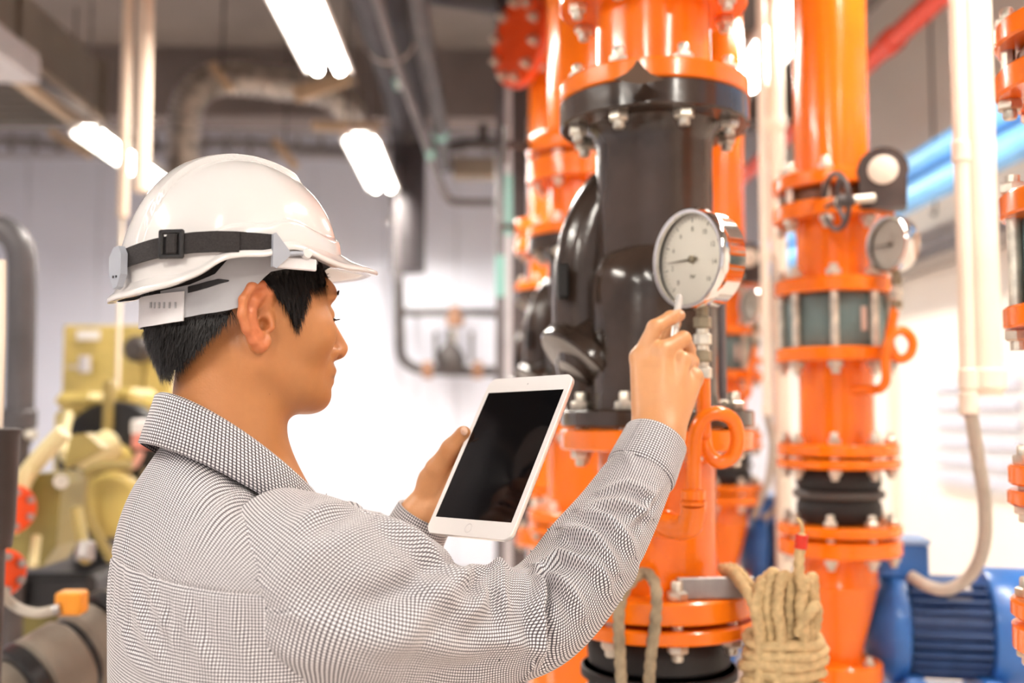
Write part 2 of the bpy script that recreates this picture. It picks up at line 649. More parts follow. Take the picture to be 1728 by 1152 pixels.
# ---- row A: suction risers with black strainer valve -------------------------------------------------
def row_a(X, Y, which, labels):
    base = Vector((X, Y, 0))
    near = which == 0
    g = ['orange risers with black strainers'] * 4
    out = []
    # upper orange pipe with its two flanges
    t = thing('orange_riser_pipe', labels[0], 'pipe', base)
    lathe_part('pipe', [(.0925, H0 + .525), (.0925, H0 + .652)], ORANGE, t)
    lathe_part('flange', [(.0, H0 + .495), (.149, H0 + .495), (.152, H0 + .498), (.152, H0 + .522), (.149, H0 + .525), (.0, H0 + .525)], ORANGE, t)
    lathe_part('flange', [(.0, H0 + .652), (.149, H0 + .652), (.152, H0 + .655), (.152, H0 + .682), (.0, H0 + .682)], ORANGE, t)
    lathe_part('gasket_flange', [(.0, H0 + .6825), (.15, H0 + .6825), (.15, H0 + .715), (.0, H0 + .715)], ORANGE, t)
    lathe_part('upper_pipe', [(.0925, H0 + .715), (.0925, H0 + 2.02)], ORANGE, t)
    add_bolts(t, H0 + .4525, H0 + .525, .127, 8, .2)
    add_bolts(t, H0 + .652, H0 + .715, .127, 8, .2)
    # black strainer body
    t = thing('strainer_valve', labels[1], 'valve', base)
    lathe_part('top_flange', [(.0, H0 + .494), (.149, H0 + .494), (.152, H0 + .491), (.152, H0 + .456), (.149, H0 + .4525), (.112, H0 + .4525), (.0, H0 + .45)], BLACKP, t, seg=56)
    lathe_part('upper_barrel', [(.113, H0 + .453), (.098, H0 + .440), (.093, H0 + .42), (.093, H0 + .20)], BLACKP, t, seg=48)
    mb = MB()
    mb.lathe([(.0005, .268), (.035, .266), (.066, .256), (.086, .240), (.097, .215), (.1, .19), (.099, .03), (.104, .004)], 48,
             Matrix.Translation((-.006, -.024, H0)))
    mb.build('lower_barrel', BLACKP, t)
    mb = MB()
    mb.tube(smooth_path([(-.02, .035, H0 + .375), (-.07, .04, H0 + .345), (-.103, .04, H0 + .27), (-.112, .04, H0 + .18), (-.108, .04, H0 + .09), (-.09, .04, H0 + .0)], 8), [.05] * 40 + [.05], 24)
    mb.build('side_elbow', BLACKP, t)
    ax = Vector((-.66, -.22, -.72)).normalized()
    MM = axis_matrix(Vector((-.118, .0, H0 + .075)), ax)
    mb = MB()
    mb.lathe([(.045, -.07), (.055, -.018), (.078, -.016), (.080, -.013), (.080, .006), (.076, .010), (.04, .012), (.03, .022), (.0005, .024)], 40, MM)
    mb.build('drain_cover', BLACKP, t)
    mb = MB()
    mb.box((-.150, -.02, H0 + .205), (.018, .035, .055), bev=.003)
    mb.build('name_boss', mat('matt_black_boss', (.008, .007, .007), .6), t, smooth=False)
    lathe_part('bottom_flange', [(.0, H0 + .003), (.149, H0 + .003), (.152, H0 + .0), (.152, H0 - .0205), (.149, H0 - .023), (.0, H0 - .023)], BLACKP, t, seg=56)
    # orange spool under it
    t = thing('orange_pipe_spool', labels[2], 'pipe', base)
    lathe_part('top_flange', [(.0, H0 - .0265), (.149, H0 - .0265), (.152, H0 - .029), (.152, H0 - .056), (.149, H0 - .0585), (.0, H0 - .0585)], ORANGE, t, seg=56)
    lathe_part('pipe', [(.092, H0 - .0585), (.092, H0 - .272)], ORANGE, t)
    lathe_part('bottom_flange', [(.0, H0 - .272), (.149, H0 - .272), (.152, H0 - .275), (.152, H0 - .302), (.149, H0 - .305), (.0, H0 - .305)], ORANGE, t, seg=56)
    add_bolts(t, H0 - .0585, H0 + .003, .127, 8, .25)
    # rubber expansion joint
    t = thing('rubber_expansion_joint', labels[3], 'pipe joint', base)
    lathe_part('backing_flange', [(.0, H0 - .313), (.148, H0 - .313), (.151, H0 - .316), (.151, H0 - .331), (.148, H0 - .334), (.0, H0 - .334)], ORANGE, t, seg=56)
    lathe_part('bellows', [(.095, H0 - .306), (.095, H0 - .334), (.106, H0 - .342), (.112, H0 - .365), (.110, H0 - .385), (.098, H0 - .395), (.098, H0 - .405), (.110, H0 - .415), (.112, H0 - .44), (.105, H0 - .46), (.095, H0 - .47), (.095, H0 - .50)], RUBBER, t)
    lathe_part('ring', [(.118, H0 - .392), (.122, H0 - .394), (.122, H0 - .406), (.118, H0 - .408), (.09, H0 - .408), (.09, H0 - .392), (.118, H0 - .392)], RUBBER, t)
    lathe_part('backing_flange', [(.0, H0 - .47), (.151, H0 - .47), (.151, H0 - .493), (.0, H0 - .493)], ORANGE, t, seg=56)
    add_bolts(t, H0 - .334, H0 - .272, .128, 8, .05)
    # bottom pipe to the floor
    t = thing('orange_base_pipe', labels[4], 'pipe', base)
    lathe_part('flange', [(.0, H0 - .50), (.151, H0 - .50), (.151, H0 - .53), (.0, H0 - .53)], ORANGE, t)
    lathe_part('pipe', [(.092, H0 - .53), (.092, .02)], ORANGE, t)
    lathe_part('foot_plate', [(.0, .02), (.16, .02), (.16, .0), (.0, .0)], ORANGE, t)
    add_bolts(t, H0 - .53, H0 - .47, .127, 8, .1)


AX = ground(1107, 1.65).x
row_a(AX, ground(1107, 1.65).y, 0, [
    'thick glossy orange pipe bolted above the large black strainer valve',
    'large glossy black strainer valve standing behind the big round gauge',
    'orange flanged pipe spool behind the raised forearm and pigtail tube',
    'black rubber expansion joint under the orange flange with hanging ropes',
    'orange base pipe below the black expansion joint at the bottom edge'])
row_a(AX, ground(1107, 1.65).y + 1.3, 1, [
    'orange riser pipe half hidden behind the thick black valve flange',
    'smaller black strainer valve just above the top corner of the tablet',
    'orange pipe spool seen between the tablet and the raised sleeve',
    'rubber expansion joint partly hidden behind the tablet edge and sleeve',
    'orange base pipe of second riser low behind the sleeve elbow'])
row_a(AX, ground(1107, 1.65).y + 2.6, 2, [
    'farthest tall orange riser pipe with long bright streaks beside dark column',
    'farthest and smallest black strainer valve behind the tablet top',
    'farthest orange pipe spool hidden low behind the tablet',
    'farthest rubber expansion joint low behind the tablet',
    'farthest orange base pipe low behind the sleeve'])
# butterfly valve collars on the second and third riser are built as orange wafers with a hand lever
for k, (dy, lab) in enumerate(((1.3, 'orange wafer valve with black hand lever on second riser'), (2.6, 'orange wafer valve on the farthest riser of the row'))):
    t = thing('wafer_valve', lab, 'valve', (AX, ground(1107, 1.65).y + dy, 0))
    lathe_part('valve_body', [(.0935, H0 + .785), (.0935, H0 + .73), (.15, H0 + .73), (.153, H0 + .74), (.153, H0 + .775), (.15, H0 + .785), (.0935, H0 + .785)], ORANGE, t)
    MB().cyl((-.15, -.03, H0 + .757), (-.215, -.05, H0 + .757), .012, 12).build('spindle', DARKPIPE, t)
    MB().tube([Vector((-.215, -.05 + .05 * math.cos(a * math.pi / 12), H0 + .757 + .05 * math.sin(a * math.pi / 12))) for a in range(24)], .006, 8, closed=True).build('hand_wheel', DARKPIPE, t)
# blind flange on a tee of the far riser
c = Vector((AX, ground(1107, 1.65).y + 2.6, H0 + 1.52))
t = thing('blind_flange_branch', 'red orange round bolted blind flange beside the top of far riser', 'pipe', c)
ax = Vector((-.86, -.50, 0)).normalized()
MM = axis_matrix((0, 0, 0), ax)
mb = MB()
mb.lathe([(.10, .06), (.10, .13)], 32, MM)
mb.build('branch_pipe', ORANGE, t)
mb = MB()
mb.lathe([(.0, .13), (.185, .13), (.19, .135), (.19, .165), (.185, .17), (.0, .17)], 48, MM)
mb.build('blind_plate', mat('red_orange_enamel', (.88, .085, .012), .3, var=.1), t)
me = bolt_mesh(.04, .012)
for k in range(10):
    a = 2 * math.pi * k / 10
    o = bpy.data.objects.new('bolt', me)
    COL.objects.link(o)
    o.parent = t
    o.matrix_local = MM @ Matrix.Translation((.155 * math.cos(a), .155 * math.sin(a), .15))


# ---- row B: pump discharge risers --------------------------------------------------------------------
def row_b(X, Y, which, D, low=True):
    base = Vector((X, Y, 0))
    T = []
    L = D
    t = thing('orange_riser_pipe', L[0], 'pipe', base)
    lathe_part('pipe', [(.0775, H0 + .497), (.0775, H0 + 2.15)], ORANGE, t)
    lathe_part('flange', [(0, H0 + .497), (.1215, H0 + .497), (.1245, H0 + .494), (.1245, H0 + .471), (.1215, H0 + .468), (0, H0 + .468)], ORANGE, t, seg=48)
    T.append(t)
    # butterfly valve with gearbox and hand wheel
    t = thing('butterfly_valve', L[1], 'valve', base)
    lathe_part('valve_body', [(0, H0 + .467), (.092, H0 + .467), (.098, H0 + .46), (.098, H0 + .442), (.092, H0 + .437), (0, H0 + .437)], mat('dark_valve_iron', (.16, .07, .03), .4, var=.3), t)
    gx, gy, gz = .064, -.115, H0 + .472
    g = MB()
    outl = [(-.044, -.062), (.044, -.062), (.046, .0)] + [(.050 * math.cos(a), .012 + .050 * math.sin(a)) for a in [i * math.pi / 10 for i in range(0, 11)]] + [(-.046, .0)]
    nrm = Vector((-.30, -.95, 0)).normalized()
    Mg = axis_matrix((gx, gy, gz), nrm, Vector((0, 0, 1)))
    # local x = up : rotate outline so y is up
    R90 = Matrix.Rotation(-math.pi / 2, 4, 'Z')
    g.prism(outl, .055, Mg @ R90)
    gb = g.build('gearbox', mat('dark_grey_casting', (.055, .04, .035), .45, var=.3, vscale=20), t, sharp=30)
    mb = MB()
    mb.lathe([(.029, .027), (.0295, .031), (.026, .033), (.0005, .034)], 28, Mg @ Matrix.Translation((.014, 0, 0)))
    mb.build('position_dial', mat('ivory_position_dial', (.85, .78, .66), .4), gb)
    wc = Vector((-.046, -.158, H0 + .418))
    wa = (Vector((gx - .03, gy - .035, H0 + .425)) - wc).normalized()
    MB().cyl(wc, Vector((gx - .03, gy - .03, H0 + .428)), .009, 14).build('spindle', GALV, t)
    MB().cyl(wc, wc + wa * .035, .016, 14, r2=.011).build('spindle_hub', DARKPIPE, t)
    Mw = axis_matrix(wc, wa)
    mb = MB()
    mb.tube([Mw @ Vector((.055 * math.cos(a), .055 * math.sin(a), 0)) for a in [2 * math.pi * i / 36 for i in range(36)]], .0055, 10, closed=True)
    hw = mb.build('hand_wheel', DARKPIPE, t)
    for k in range(3):
        a = 2 * math.pi * k / 3 + .5
        MB().cyl(Mw @ Vector((.01 * math.cos(a), .01 * math.sin(a), 0)), Mw @ Vector((.055 * math.cos(a), .055 * math.sin(a), 0)), .0045, 8).build('spoke', DARKPIPE, hw)
    add_bolts(t, H0 + .403, H0 + .497, .108, 8, .35, .009)
    T.append(t)
    # spool above the check valve
    t = thing('orange_pipe_spool', L[2], 'pipe', base)
    lathe_part('top_flange', [(0, H0 + .436), (.1215, H0 + .436), (.1245, H0 + .433), (.1245, H0 + .406), (.1215, H0 + .403), (0, H0 + .403)], ORANGE, t, seg=48)
    lathe_part('pipe', [(.0765, H0 + .403), (.0765, H0 + .277)], ORANGE, t)
    lathe_part('bottom_flange', [(0, H0 + .277), (.1215, H0 + .277), (.1245, H0 + .274), (.1245, H0 + .249), (.1215, H0 + .246), (0, H0 + .246)], ORANGE, t, seg=48)
    T.append(t)
    # wafer check valve with tie rods
    t = thing('wafer_check_valve', L[3], 'valve', base)
    lathe_part('body', [(0, H0 + .2455), (.098, H0 + .2455), (.1, H0 + .243), (.1, H0 + .136), (.098, H0 + .1335), (0, H0 + .1335)], TEAL, t, seg=48)
    for k in range(8):
        a = 2 * math.pi * (k + .5) / 8 + .06
        o = bpy.data.objects.new('tie_rod', TIE)
        COL.objects.link(o)
        o.parent = t
        o.location = (.109 * math.cos(a), .109 * math.sin(a), H0 + .19)
    mb = MB()
    mb.box((.026, -.0985, H0 + .19), (.012, .004, .05), bev=.001)
    mb.build('name_plate', mat('pale_rating_plate', (.66, .50, .42), .5), t, smooth=False)
    T.append(t)
    # long spool
    t = thing('orange_pipe_spool', L[4], 'pipe', base)
    lathe_part('top_flange', [(0, H0 + .133), (.1215, H0 + .133), (.1245, H0 + .13), (.1245, H0 + .108), (.1215, H0 + .105), (0, H0 + .105)], ORANGE, t, seg=48)
    lathe_part('pipe', [(.0765, H0 + .105), (.0765, H0 - .066)], ORANGE, t)
    lathe_part('bottom_flange', [(0, H0 - .066), (.1215, H0 - .066), (.1245, H0 - .069), (.1245, H0 - .088), (.1215, H0 - .091), (0, H0 - .091)], ORANGE, t, seg=48)
    add_bolts(t, H0 - .116, H0 - .066, .106, 8, .4, .008)
    T.append(t)
    # expansion joint
    t = thing('rubber_expansion_joint', L[5], 'pipe joint', base)
    lathe_part('backing_flange', [(0, H0 - .097), (.123, H0 - .097), (.1265, H0 - .1), (.1265, H0 - .113), (.123, H0 - .116), (0, H0 - .116)], ORANGE, t, seg=48)
    lathe_part('bellows', [(.07, H0 - .0915), (.07, H0 - .116), (.082, H0 - .12), (.0865, H0 - .135), (.0865, H0 - .152), (.08, H0 - .163), (.076, H0 - .168), (.08, H0 - .18), (.0865, H0 - .192), (.0865, H0 - .212), (.08, H0 - .226), (.07, H0 - .23), (.07, H0 - .258)], RUBBER, t)
    lathe_part('ring', [(.07, H0 - .163), (.09, H0 - .163), (.0935, H0 - .167), (.0935, H0 - .175), (.09, H0 - .179), (.07, H0 - .179)], mat('grey_rubber_ring', (.09, .085, .08), .5), t)
    lathe_part('backing_flange', [(0, H0 - .232), (.123, H0 - .232), (.1265, H0 - .235), (.1265, H0 - .251), (.123, H0 - .254), (0, H0 - .254)], ORANGE, t, seg=48)
    T.append(t)
    # reducer down to the pump
    t = thing('orange_pipe_reducer', L[6], 'pipe', base)
    lathe_part('top_flange', [(0, H0 - .262), (.1215, H0 - .262), (.1255, H0 - .265), (.1255, H0 - .292), (.1215, H0 - .295), (0, H0 - .295)], ORANGE, t, seg=48)
    lathe_part('reducer', [(.0755, H0 - .295), (.0755, H0 - .352), (.0775, H0 - .355), (.0775, H0 - .361), (.0745, H0 - .366), (.060, H0 - .425), (.046, H0 - .475), (.042, H0 - .50), (.042, H0 - .52)], ORANGE, t)
    lathe_part('bottom_flange', [(0, H0 - .515), (.078, H0 - .515), (.081, H0 - .518), (.081, H0 - .55), (0, H0 - .55)], ORANGE, t, seg=48)
    add_bolts(t, H0 - .295, H0 - .232, .107, 8, .3, .008)
    add_bolts(t, H0 - .58, H0 - .515, .066, 4, .6, .006)
    T.append(t)
    # gauge on a pigtail
    gc = base + Vector((.058, -.155, H0 + .333))
    gn = (-.93, -.37, 0.0)
    t = gauge(L[7], None, gc, gn, .055, .034, True, 270, detail=False, stem_len=.06)
    T.append(t)
    t = thing('pigtail_tube', L[8], 'tube', base)
    sx, sy = .058 + .017 * .93, -.155 + .017 * .37
    path = [(.0, -.06, H0 + .045), (.04, -.115, H0 + .045), (.06, -.142, H0 + .047), (.068, -.15, H0 + .062), (.068, -.15, H0 + .10),
            (.072, -.152, H0 + .135), (.088, -.152, H0 + .158), (.108, -.150, H0 + .160), (.125, -.147, H0 + .140), (.121, -.142, H0 + .115), (.103, -.138, H0 + .105), (.087, -.138, H0 + .120),
            (.081, -.14, H0 + .150), (.086, -.145, H0 + .18), (sx, sy, H0 + .222)]
    path = [(x_ - .02 if i_ > 1 and i_ < 14 else x_, y_, z_) for i_, (x_, y_, z_) in enumerate(path)]
    MB().tube(smooth_path(path, 6), .0095, 12).build('tube', ORANGE, t)
    T.append(t)
    return T


mb = MB()
mb.cyl((0, 0, -.056), (0, 0, .056), .009, 12)
mb.lathe([(.014, 0), (.0165, .002), (.0165, .012), (.014, .014)], 6, Matrix.Translation((0, 0, .088)))
mb.cyl((0, 0, .1), (0, 0, .112), .009, 10)
mb.lathe([(.014, -.014), (.0165, -.012), (.0165, -.002), (.014, 0)], 6, Matrix.Translation((0, 0, -.086)))
mb.cyl((0, 0, -.112), (0, 0, -.1), .009, 10)
TIE = bpy.data.meshes.new('tie_rod')
TIE.from_pydata([tuple(p) for p in mb.v], [], mb.f)
TIE.materials.append(GALV)
TIE.polygons.foreach_set('use_smooth', [True] * len(TIE.polygons))
TIE.set_sharp_from_angle(angle=math.radians(35))

BX = ground(1411, 2.2).x
BY = ground(1411, 2.2).y


def labels_b(w):
    return ['tall orange riser pipe, ' + w[0], 'dark geared valve with hand wheel, ' + w[1],
            'short orange spool under the geared valve, ' + w[1], 'teal check valve with tie rods, ' + w[1],
            'orange spool above the rubber joint, ' + w[1], 'black rubber expansion joint, ' + w[1],
            'orange tapering reducer, ' + w[1], 'small pressure gauge, ' + w[1], 'thin orange pigtail tube, ' + w[1]]


row_b(BX, BY, 1, labels_b(('between pale conduits and blue pipes', 'on the tall riser with blue motor beside it')))
row_b(BX + .034, ground(1411, 1.27).y, 0, labels_b(('cut by the picture edge', 'on riser cut off by picture edge')))
row_b(BX + .03, ground(1411, 3.4).y, 2, labels_b(('just behind the big gauge', 'on the far riser behind the big gauge')))

# ---- blue motor pumps ----------------------------------------------------------------------------------
def motor_pump(X, Y, lab_m, lab_p):
    zc = H0 - .455
    base = Vector((X, Y, 0))
    t = thing('electric_motor', lab_m, 'motor', base)
    ang = math.radians(-12)
    axd = Vector((math.cos(ang), math.sin(ang), 0))
    side = Vector((-axd.y, axd.x, 0))
    o0 = Vector((.118, .08, zc))

    def Mx(off):
        M = Matrix((side, Vector((0, 0, 1)), axd)).transposed().to_4x4()
        M.translation = o0 + axd * off
        return M
    mb = MB()
    mb.lathe([(.05, -.05), (.07, -.045), (.118, -.0), (.124, .01), (.124, .035), (.100, .045)], 40, Mx(0))
    mb.build('drive_end_bell', BLUE, t)
    mb = MB()
    mb.lathe([(.088, .04), (.088, .20)], 40, Mx(0))
    core = mb.build('stator_housing', mat('dusty_blue_enamel', (.05, .10, .24), .45, var=.3, vscale=14), t)
    finm = MB()
    finm.box((0, 0, 0), (.030, .0035, .155), bev=.0008)
    fme = bpy.data.meshes.new('cooling_fin')
    fme.from_pydata([tuple(p) for p in finm.v], [], finm.f)
    fme.materials.append(MATS['dusty_blue_enamel'])
    for k in range(30):
        a = 2 * math.pi * k / 30
        if abs(math.sin(a) - 1) < .12:
            continue
        o = bpy.data.objects.new('cooling_fin', fme)
        COL.objects.link(o)
        o.parent = t
        o.matrix_local = Mx(.121) @ Matrix.Rotation(a, 4, 'Z') @ Matrix.Translation((.097, 0, 0))
    mb = MB()
    mb.lathe([(.100, .20), (.121, .203), (.124, .21), (.124, .32), (.116, .337), (.095, .343), (.0, .343)], 40, Mx(0))
    mb.build('fan_cowl', BLUE, t)
    # terminal box
    Mb = Matrix((axd, side, Vector((0, 0, 1)))).transposed().to_4x4()
    Mb.translation = o0 + axd * .03 - side * .02 + Vector((0, 0, .142))
    mb = MB()
    mb.box((0, 0, 0), (.11, .10, .07), Mb, bev=.005)
    tb = mb.build('terminal_box', BLUE, t, smooth=False)
    mb = MB()
    mb.box((0, 0, .04), (.118, .108, .012), Mb, bev=.003)
    mb.build('lid', mat('pale_blue_lid', (.30, .45, .72), .4), tb, smooth=False)
    mb = MB()
    Mp = Mb.copy()
    mb.box((.115, -.035, -.07), (.05, .02, .035), Mb, bev=.003)
    mb.build('rating_plate_block', STEEL, t, smooth=False)
    mb = MB()
    for s in (-1, 1):
        mb.box((.09 + s * .075, 0, -.262), (.04, .20, .06), Mb, bev=.004)
    mb.box((.09, 0, -.292), (.24, .22, .02), Mb, bev=.003)
    mb.build('foot', BLUE, t, smooth=False)
    p = thing('pump_casing', lab_p, 'pump', base)
    mb = MB()
    mb.lathe([(0, -.052), (.10, -.052), (.15, -.04), (.165, -.015), (.165, .015), (.15, .035), (.09, .05), (.055, .055)], 40, axis_matrix(Vector((.0, .03, H0 - .74)), axd))
    mb.build('volute', BLUE, p)
    mb = MB()
    mb.lathe([(.0, H0 - .585), (.081, H0 - .585), (.081, H0 - .552), (.0, H0 - .552)], 40)
    mb.lathe([(.05, H0 - .66), (.05, H0 - .58)], 30)
    mb.build('discharge_nozzle', BLUE, p)
    mb = MB()
    mb.box((.18, .06, (H0 - .755) / 2), (.62, .34, H0 - .755), Matrix.Rotation(ang, 4, 'Z'), bev=.01)
    mb.build('plinth', mat('pale_concrete_plinth', (.62, .56, .50), .8, var=.1), p, smooth=False)


motor_pump(BX, BY, 'blue finned electric motor with grey cable entering its terminal box', 'blue pump casing under the tapering orange reducer near the motor')
motor_pump(BX + .03, ground(1411, 3.4).y, 'smaller blue motor seen between the two orange risers', 'blue pump casing farther back between the orange risers')
# ------------------------------------------------------------------ big gauge, pigtail, ropes on the near riser
rayx = (1162 - 864) / FPX
th = math.atan2(-1, -rayx) - math.radians(47)
gn = CX * math.cos(th) + CY * math.sin(th)
GC = W(1164, 437, 1.415)
big = gauge('big round chrome pressure gauge the pencil is pointing at', None, GC, gn, .0675, .044, True, 270, True, .085)
stem_xy = GC - gn * .022
sd = (stem_xy - CAM).dot(FWD)
t = thing('pigtail_tube', 'orange pigtail tube with large loop under the big gauge', 'tube', ground(1180, 1.45, H0 - .2))
zt = GC.z - .0675 - .085 - .012
top = Vector((stem_xy.x, stem_xy.y, zt))
p1 = [top + Vector((0, 0, .01)), top + Vector((0, 0, -.03)), top + Vector((0, 0, -.065))]
loop = []
for px, py, dd in ((1188, 735, 0), (1193, 762, -.004), (1214, 779, -.008), (1237, 768, -.012), (1245, 738, -.016), (1236, 708, -.020), (1212, 697, -.024), (1188, 704, -.026), (1174, 728, -.026), (1171, 765, -.022), (1170, 830, -.01)):
    loop.append(W(px, py, sd + dd))
MB().tube(smooth_path(p1 + loop, 8), .0098, 16).build('tube', ORANGE, t, world=True)
e = W(1170, 840, sd - .009)
mb = MB()
mb.cyl(e + Vector((0, 0, .012)), e + Vector((0, 0, -.004)), .0165, 16, bev=.002)
mb.cyl(e + Vector((0, 0, -.004)), e + Vector((0, 0, -.010)), .0185, 16, bev=.001)
mb.build('union_nut', ORANGE, t, world=True)
el = [e + Vector((0, 0, -.008)), W(1170, 866, sd - .006), W(1163, 886, sd), W(1142, 890, sd + .02), W(1120, 884, sd + .05), W(1105, 880, sd + .10)]
MB().tube(smooth_path(el, 6), [.0175] * 18 + [.0165] * 6 + [.0165] * 7, 16).build('elbow', ORANGE, t, world=True)
mb = MB()
mb.cyl(W(1125, 885, sd + .045), W(1110, 881, sd + .085), .021, 18, bev=.002)
mb.build('boss', ORANGE, t, world=True)

# grey plate lying on the lower flange
fz = H0 - .272
A0 = Vector((AX, ground(1107, 1.65).y, 0))
t = thing('metal_plate', 'bare grey steel bar standing on the orange flange behind bolts', 'plate', A0 + Vector((.065, -.115, fz)))
mb = MB()
mb.box((0, 0, .016), (.115, .012, .031), Matrix.Rotation(math.radians(4), 4, 'Z'), bev=.0015)
mb.build('bar', STEEL, t, smooth=False)

# flat grey-tan rope hung over a flange bolt
t = thing('hanging_rope', 'grey tan rope looped over the flange bolt and hanging straight down', 'rope', W(1090, 1000, 1.5))
pa = [W(1050, 1180, 1.475), W(1046, 1100, 1.475), W(1044, 1045, 1.472), W(1050, 1005, 1.478), W(1068, 978, 1.497), W(1086, 966, 1.51), W(1101, 976, 1.50), W(1108, 1000, 1.487), W(1106, 1050, 1.475), W(1098, 1110, 1.475), W(1094, 1180, 1.475)]
MB().tube(smooth_path(pa, 14), .0082, 14, lobes=4, amp=.12, twist=90, flat=.8).build('strand', STRAPTAN, t, world=True)

# hank of sisal rope tied to the flange
RC = W(1322, 1090, 1.475)
t = thing('rope_hank', 'wrapped hank of pale sisal rope hanging from the orange flange', 'rope', RC)
rr = .0082
xs = [1278, 1296, 1314, 1333, 1352, 1368]
rng = random.Random(3)
for k in range(len(xs) - 1):
    xa, xb = xs[k], xs[k + 1]
    ytop = 962 + rng.uniform(-4, 12) + (16 if k == 0 else 0) + (4 * k if k > 2 else 0)
    dz = rng.uniform(-.012, .008)
    d0 = 1.462 + dz
    mid = (xa + xb) / 2
    pts = [W(1290 + (mid - 1290) * .8 - 6, 1190, d0), W(xa + 4, 1080, d0), W(xa - 2, 1030, d0 - .004), W(xa + 1, ytop + 22, d0), W(mid, ytop + 2, d0 + .006),
           W(xb - 1, ytop + 24, d0 + .014), W(xb + 1, 1035, d0 + .016), W(xb - 4, 1085, d0 + .012), W(1290 + (mid - 1290) * .8 + 8, 1190, d0 + .012)]
    MB().tube(smooth_path(pts, 12), rr, 15, lobes=3, amp=.10, twist=170).build('loop', ROPE, t, world=True)
for k in range(4):   # inner strands filling the bundle
    x = 1288 + 24 * k
    pts = [W(x + 2, 1190, 1.492), W(x, 1060, 1.494), W(x + 4, 985 + 5 * (k % 2), 1.49), W(x + 12, 978, 1.50), W(x + 14, 1060, 1.505)]
    MB().tube(smooth_path(pts, 10), rr, 12, lobes=3, amp=.10, twist=170).build('inner_strand', ROPE, t, world=True)
for k in range(6):   # horizontal wraps
    yy = 1078 + k * 19
    cc = W(1322 + (k % 2) * 3, yy, 1.485)
    wx = .051 + .003 * ((k * 7) % 3)
    pts = []
    for i in range(33):
        a = 2 * math.pi * i / 32
        pts.append(cc + CX * (wx * math.cos(a)) + CY * (.036 * math.sin(a)) + CZ * (.004 * math.sin(a + k) + .002 * math.sin(3 * a + k)))
    MB().tube(pts[:-1], rr, 14, closed=True, lobes=3, amp=.10, twist=170).build('wrap', ROPE, t, world=True)
pts = [W(1358, 1040, 1.462), W(1353, 1000, 1.455), W(1348, 960, 1.452), W(1350, 925, 1.452), W(1352, 905, 1.452)]
MB().tube(smooth_path(pts, 12), rr * .9, 14, lobes=3, amp=.10, twist=170).build('tail', ROPE, t, world=True)
MB().tube([W(1351, 925, 1.452), W(1352, 913, 1.452), W(1353, 902, 1.452)], .0088, 14).build('tape_whipping', REDTAPE, t, world=True)
MB().tube(smooth_path([W(1353, 902, 1.452), W(1354, 892, 1.452), W(1350, 880, 1.453), W(1344, 874, 1.455)], 5), [.0066, .0055] + [.003] * 14, 8).build('frayed_end', ROPE, t, world=True)
pts = [W(1222, 962, 1.55), W(1236, 965, 1.52), W(1252, 985, 1.49), W(1268, 1010, 1.465), W(1280, 1045, 1.455), W(1284, 1090, 1.46)]
MB().tube(smooth_path(pts, 12), rr, 14, lobes=3, amp=.10, twist=170).build('tie_strand', ROPE, t, world=True)
pts = [W(1216, 958, 1.56), W(1240, 958, 1.53), W(1262, 980, 1.50), W(1280, 1005, 1.475), W(1288, 1050, 1.468)]
MB().tube(smooth_path(pts, 12), rr * .8, 12, lobes=3, amp=.10, twist=170).build('tie_strand', ROPE, t, world=True)
pts = [W(1345, 1070, 1.452), W(1356, 1045, 1.448), W(1370, 1028, 1.448), W(1376, 1022, 1.455), W(1378, 1035, 1.465), W(1374, 1065, 1.47)]
MB().tube(smooth_path(pts, 10), rr, 14, lobes=3, amp=.10, twist=170).build('loop', ROPE, t, world=True)

# torn gasket corner sticking up from the black flange
sv_ = [o for o in COL.objects if o.name == 'strainer_valve'][0]
gk = []
for dz in (0.0, .003):
    ctr = Vector((AX, A0.y, 0))
    for (px, py) in ((1035, 134), (1056, 124), (1068, 113), (1076, 100), (1085, 112), (1098, 124), (1122, 134), (1080, 142)):
        gk.append(W(px, py, 1.492 - dz))
mb = MB()
n = 8
mb.add(gk, [list(range(n)), [n + i for i in range(n)][::-1]] + [[i, (i + 1) % n, n + (i + 1) % n, n + i] for i in range(n)])
mb.build('gasket_flap', mat('brown_gasket', (.10, .055, .030), .6), sv_, smooth=False, world=True)
# ------------------------------------------------------------------ conduits, pipes, ducts behind
def vtube(px, d, z0, z1, r, m, seg=16):
    g = ground(px, d)
    return (Vector((g.x, g.y, z0)), Vector((g.x, g.y, z1)))


def zpx(py, d, px=864):
    return W(px, py, d).z


def conduit(px, d, py_bot, r, m, label, ztop=None, name='conduit', fittings=(), cat='pipe'):
    g = ground(px, d)
    zb = max(0.0, zpx(py_bot, d, px))
    t = thing(name, label, cat, (g.x, g.y, zb))
    zt = CEIL if ztop is None else ztop
    MB().cyl((0, 0, 0), (0, 0, zt - zb), r, 20).build('pipe', m, t)
    for py in fittings:
        z = zpx(py, d, px) - zb
        MB().cyl((0, 0, z - .02), (0, 0, z + .02), r * 1.22, 20, bev=.003).build('coupling', m, t)
    return t


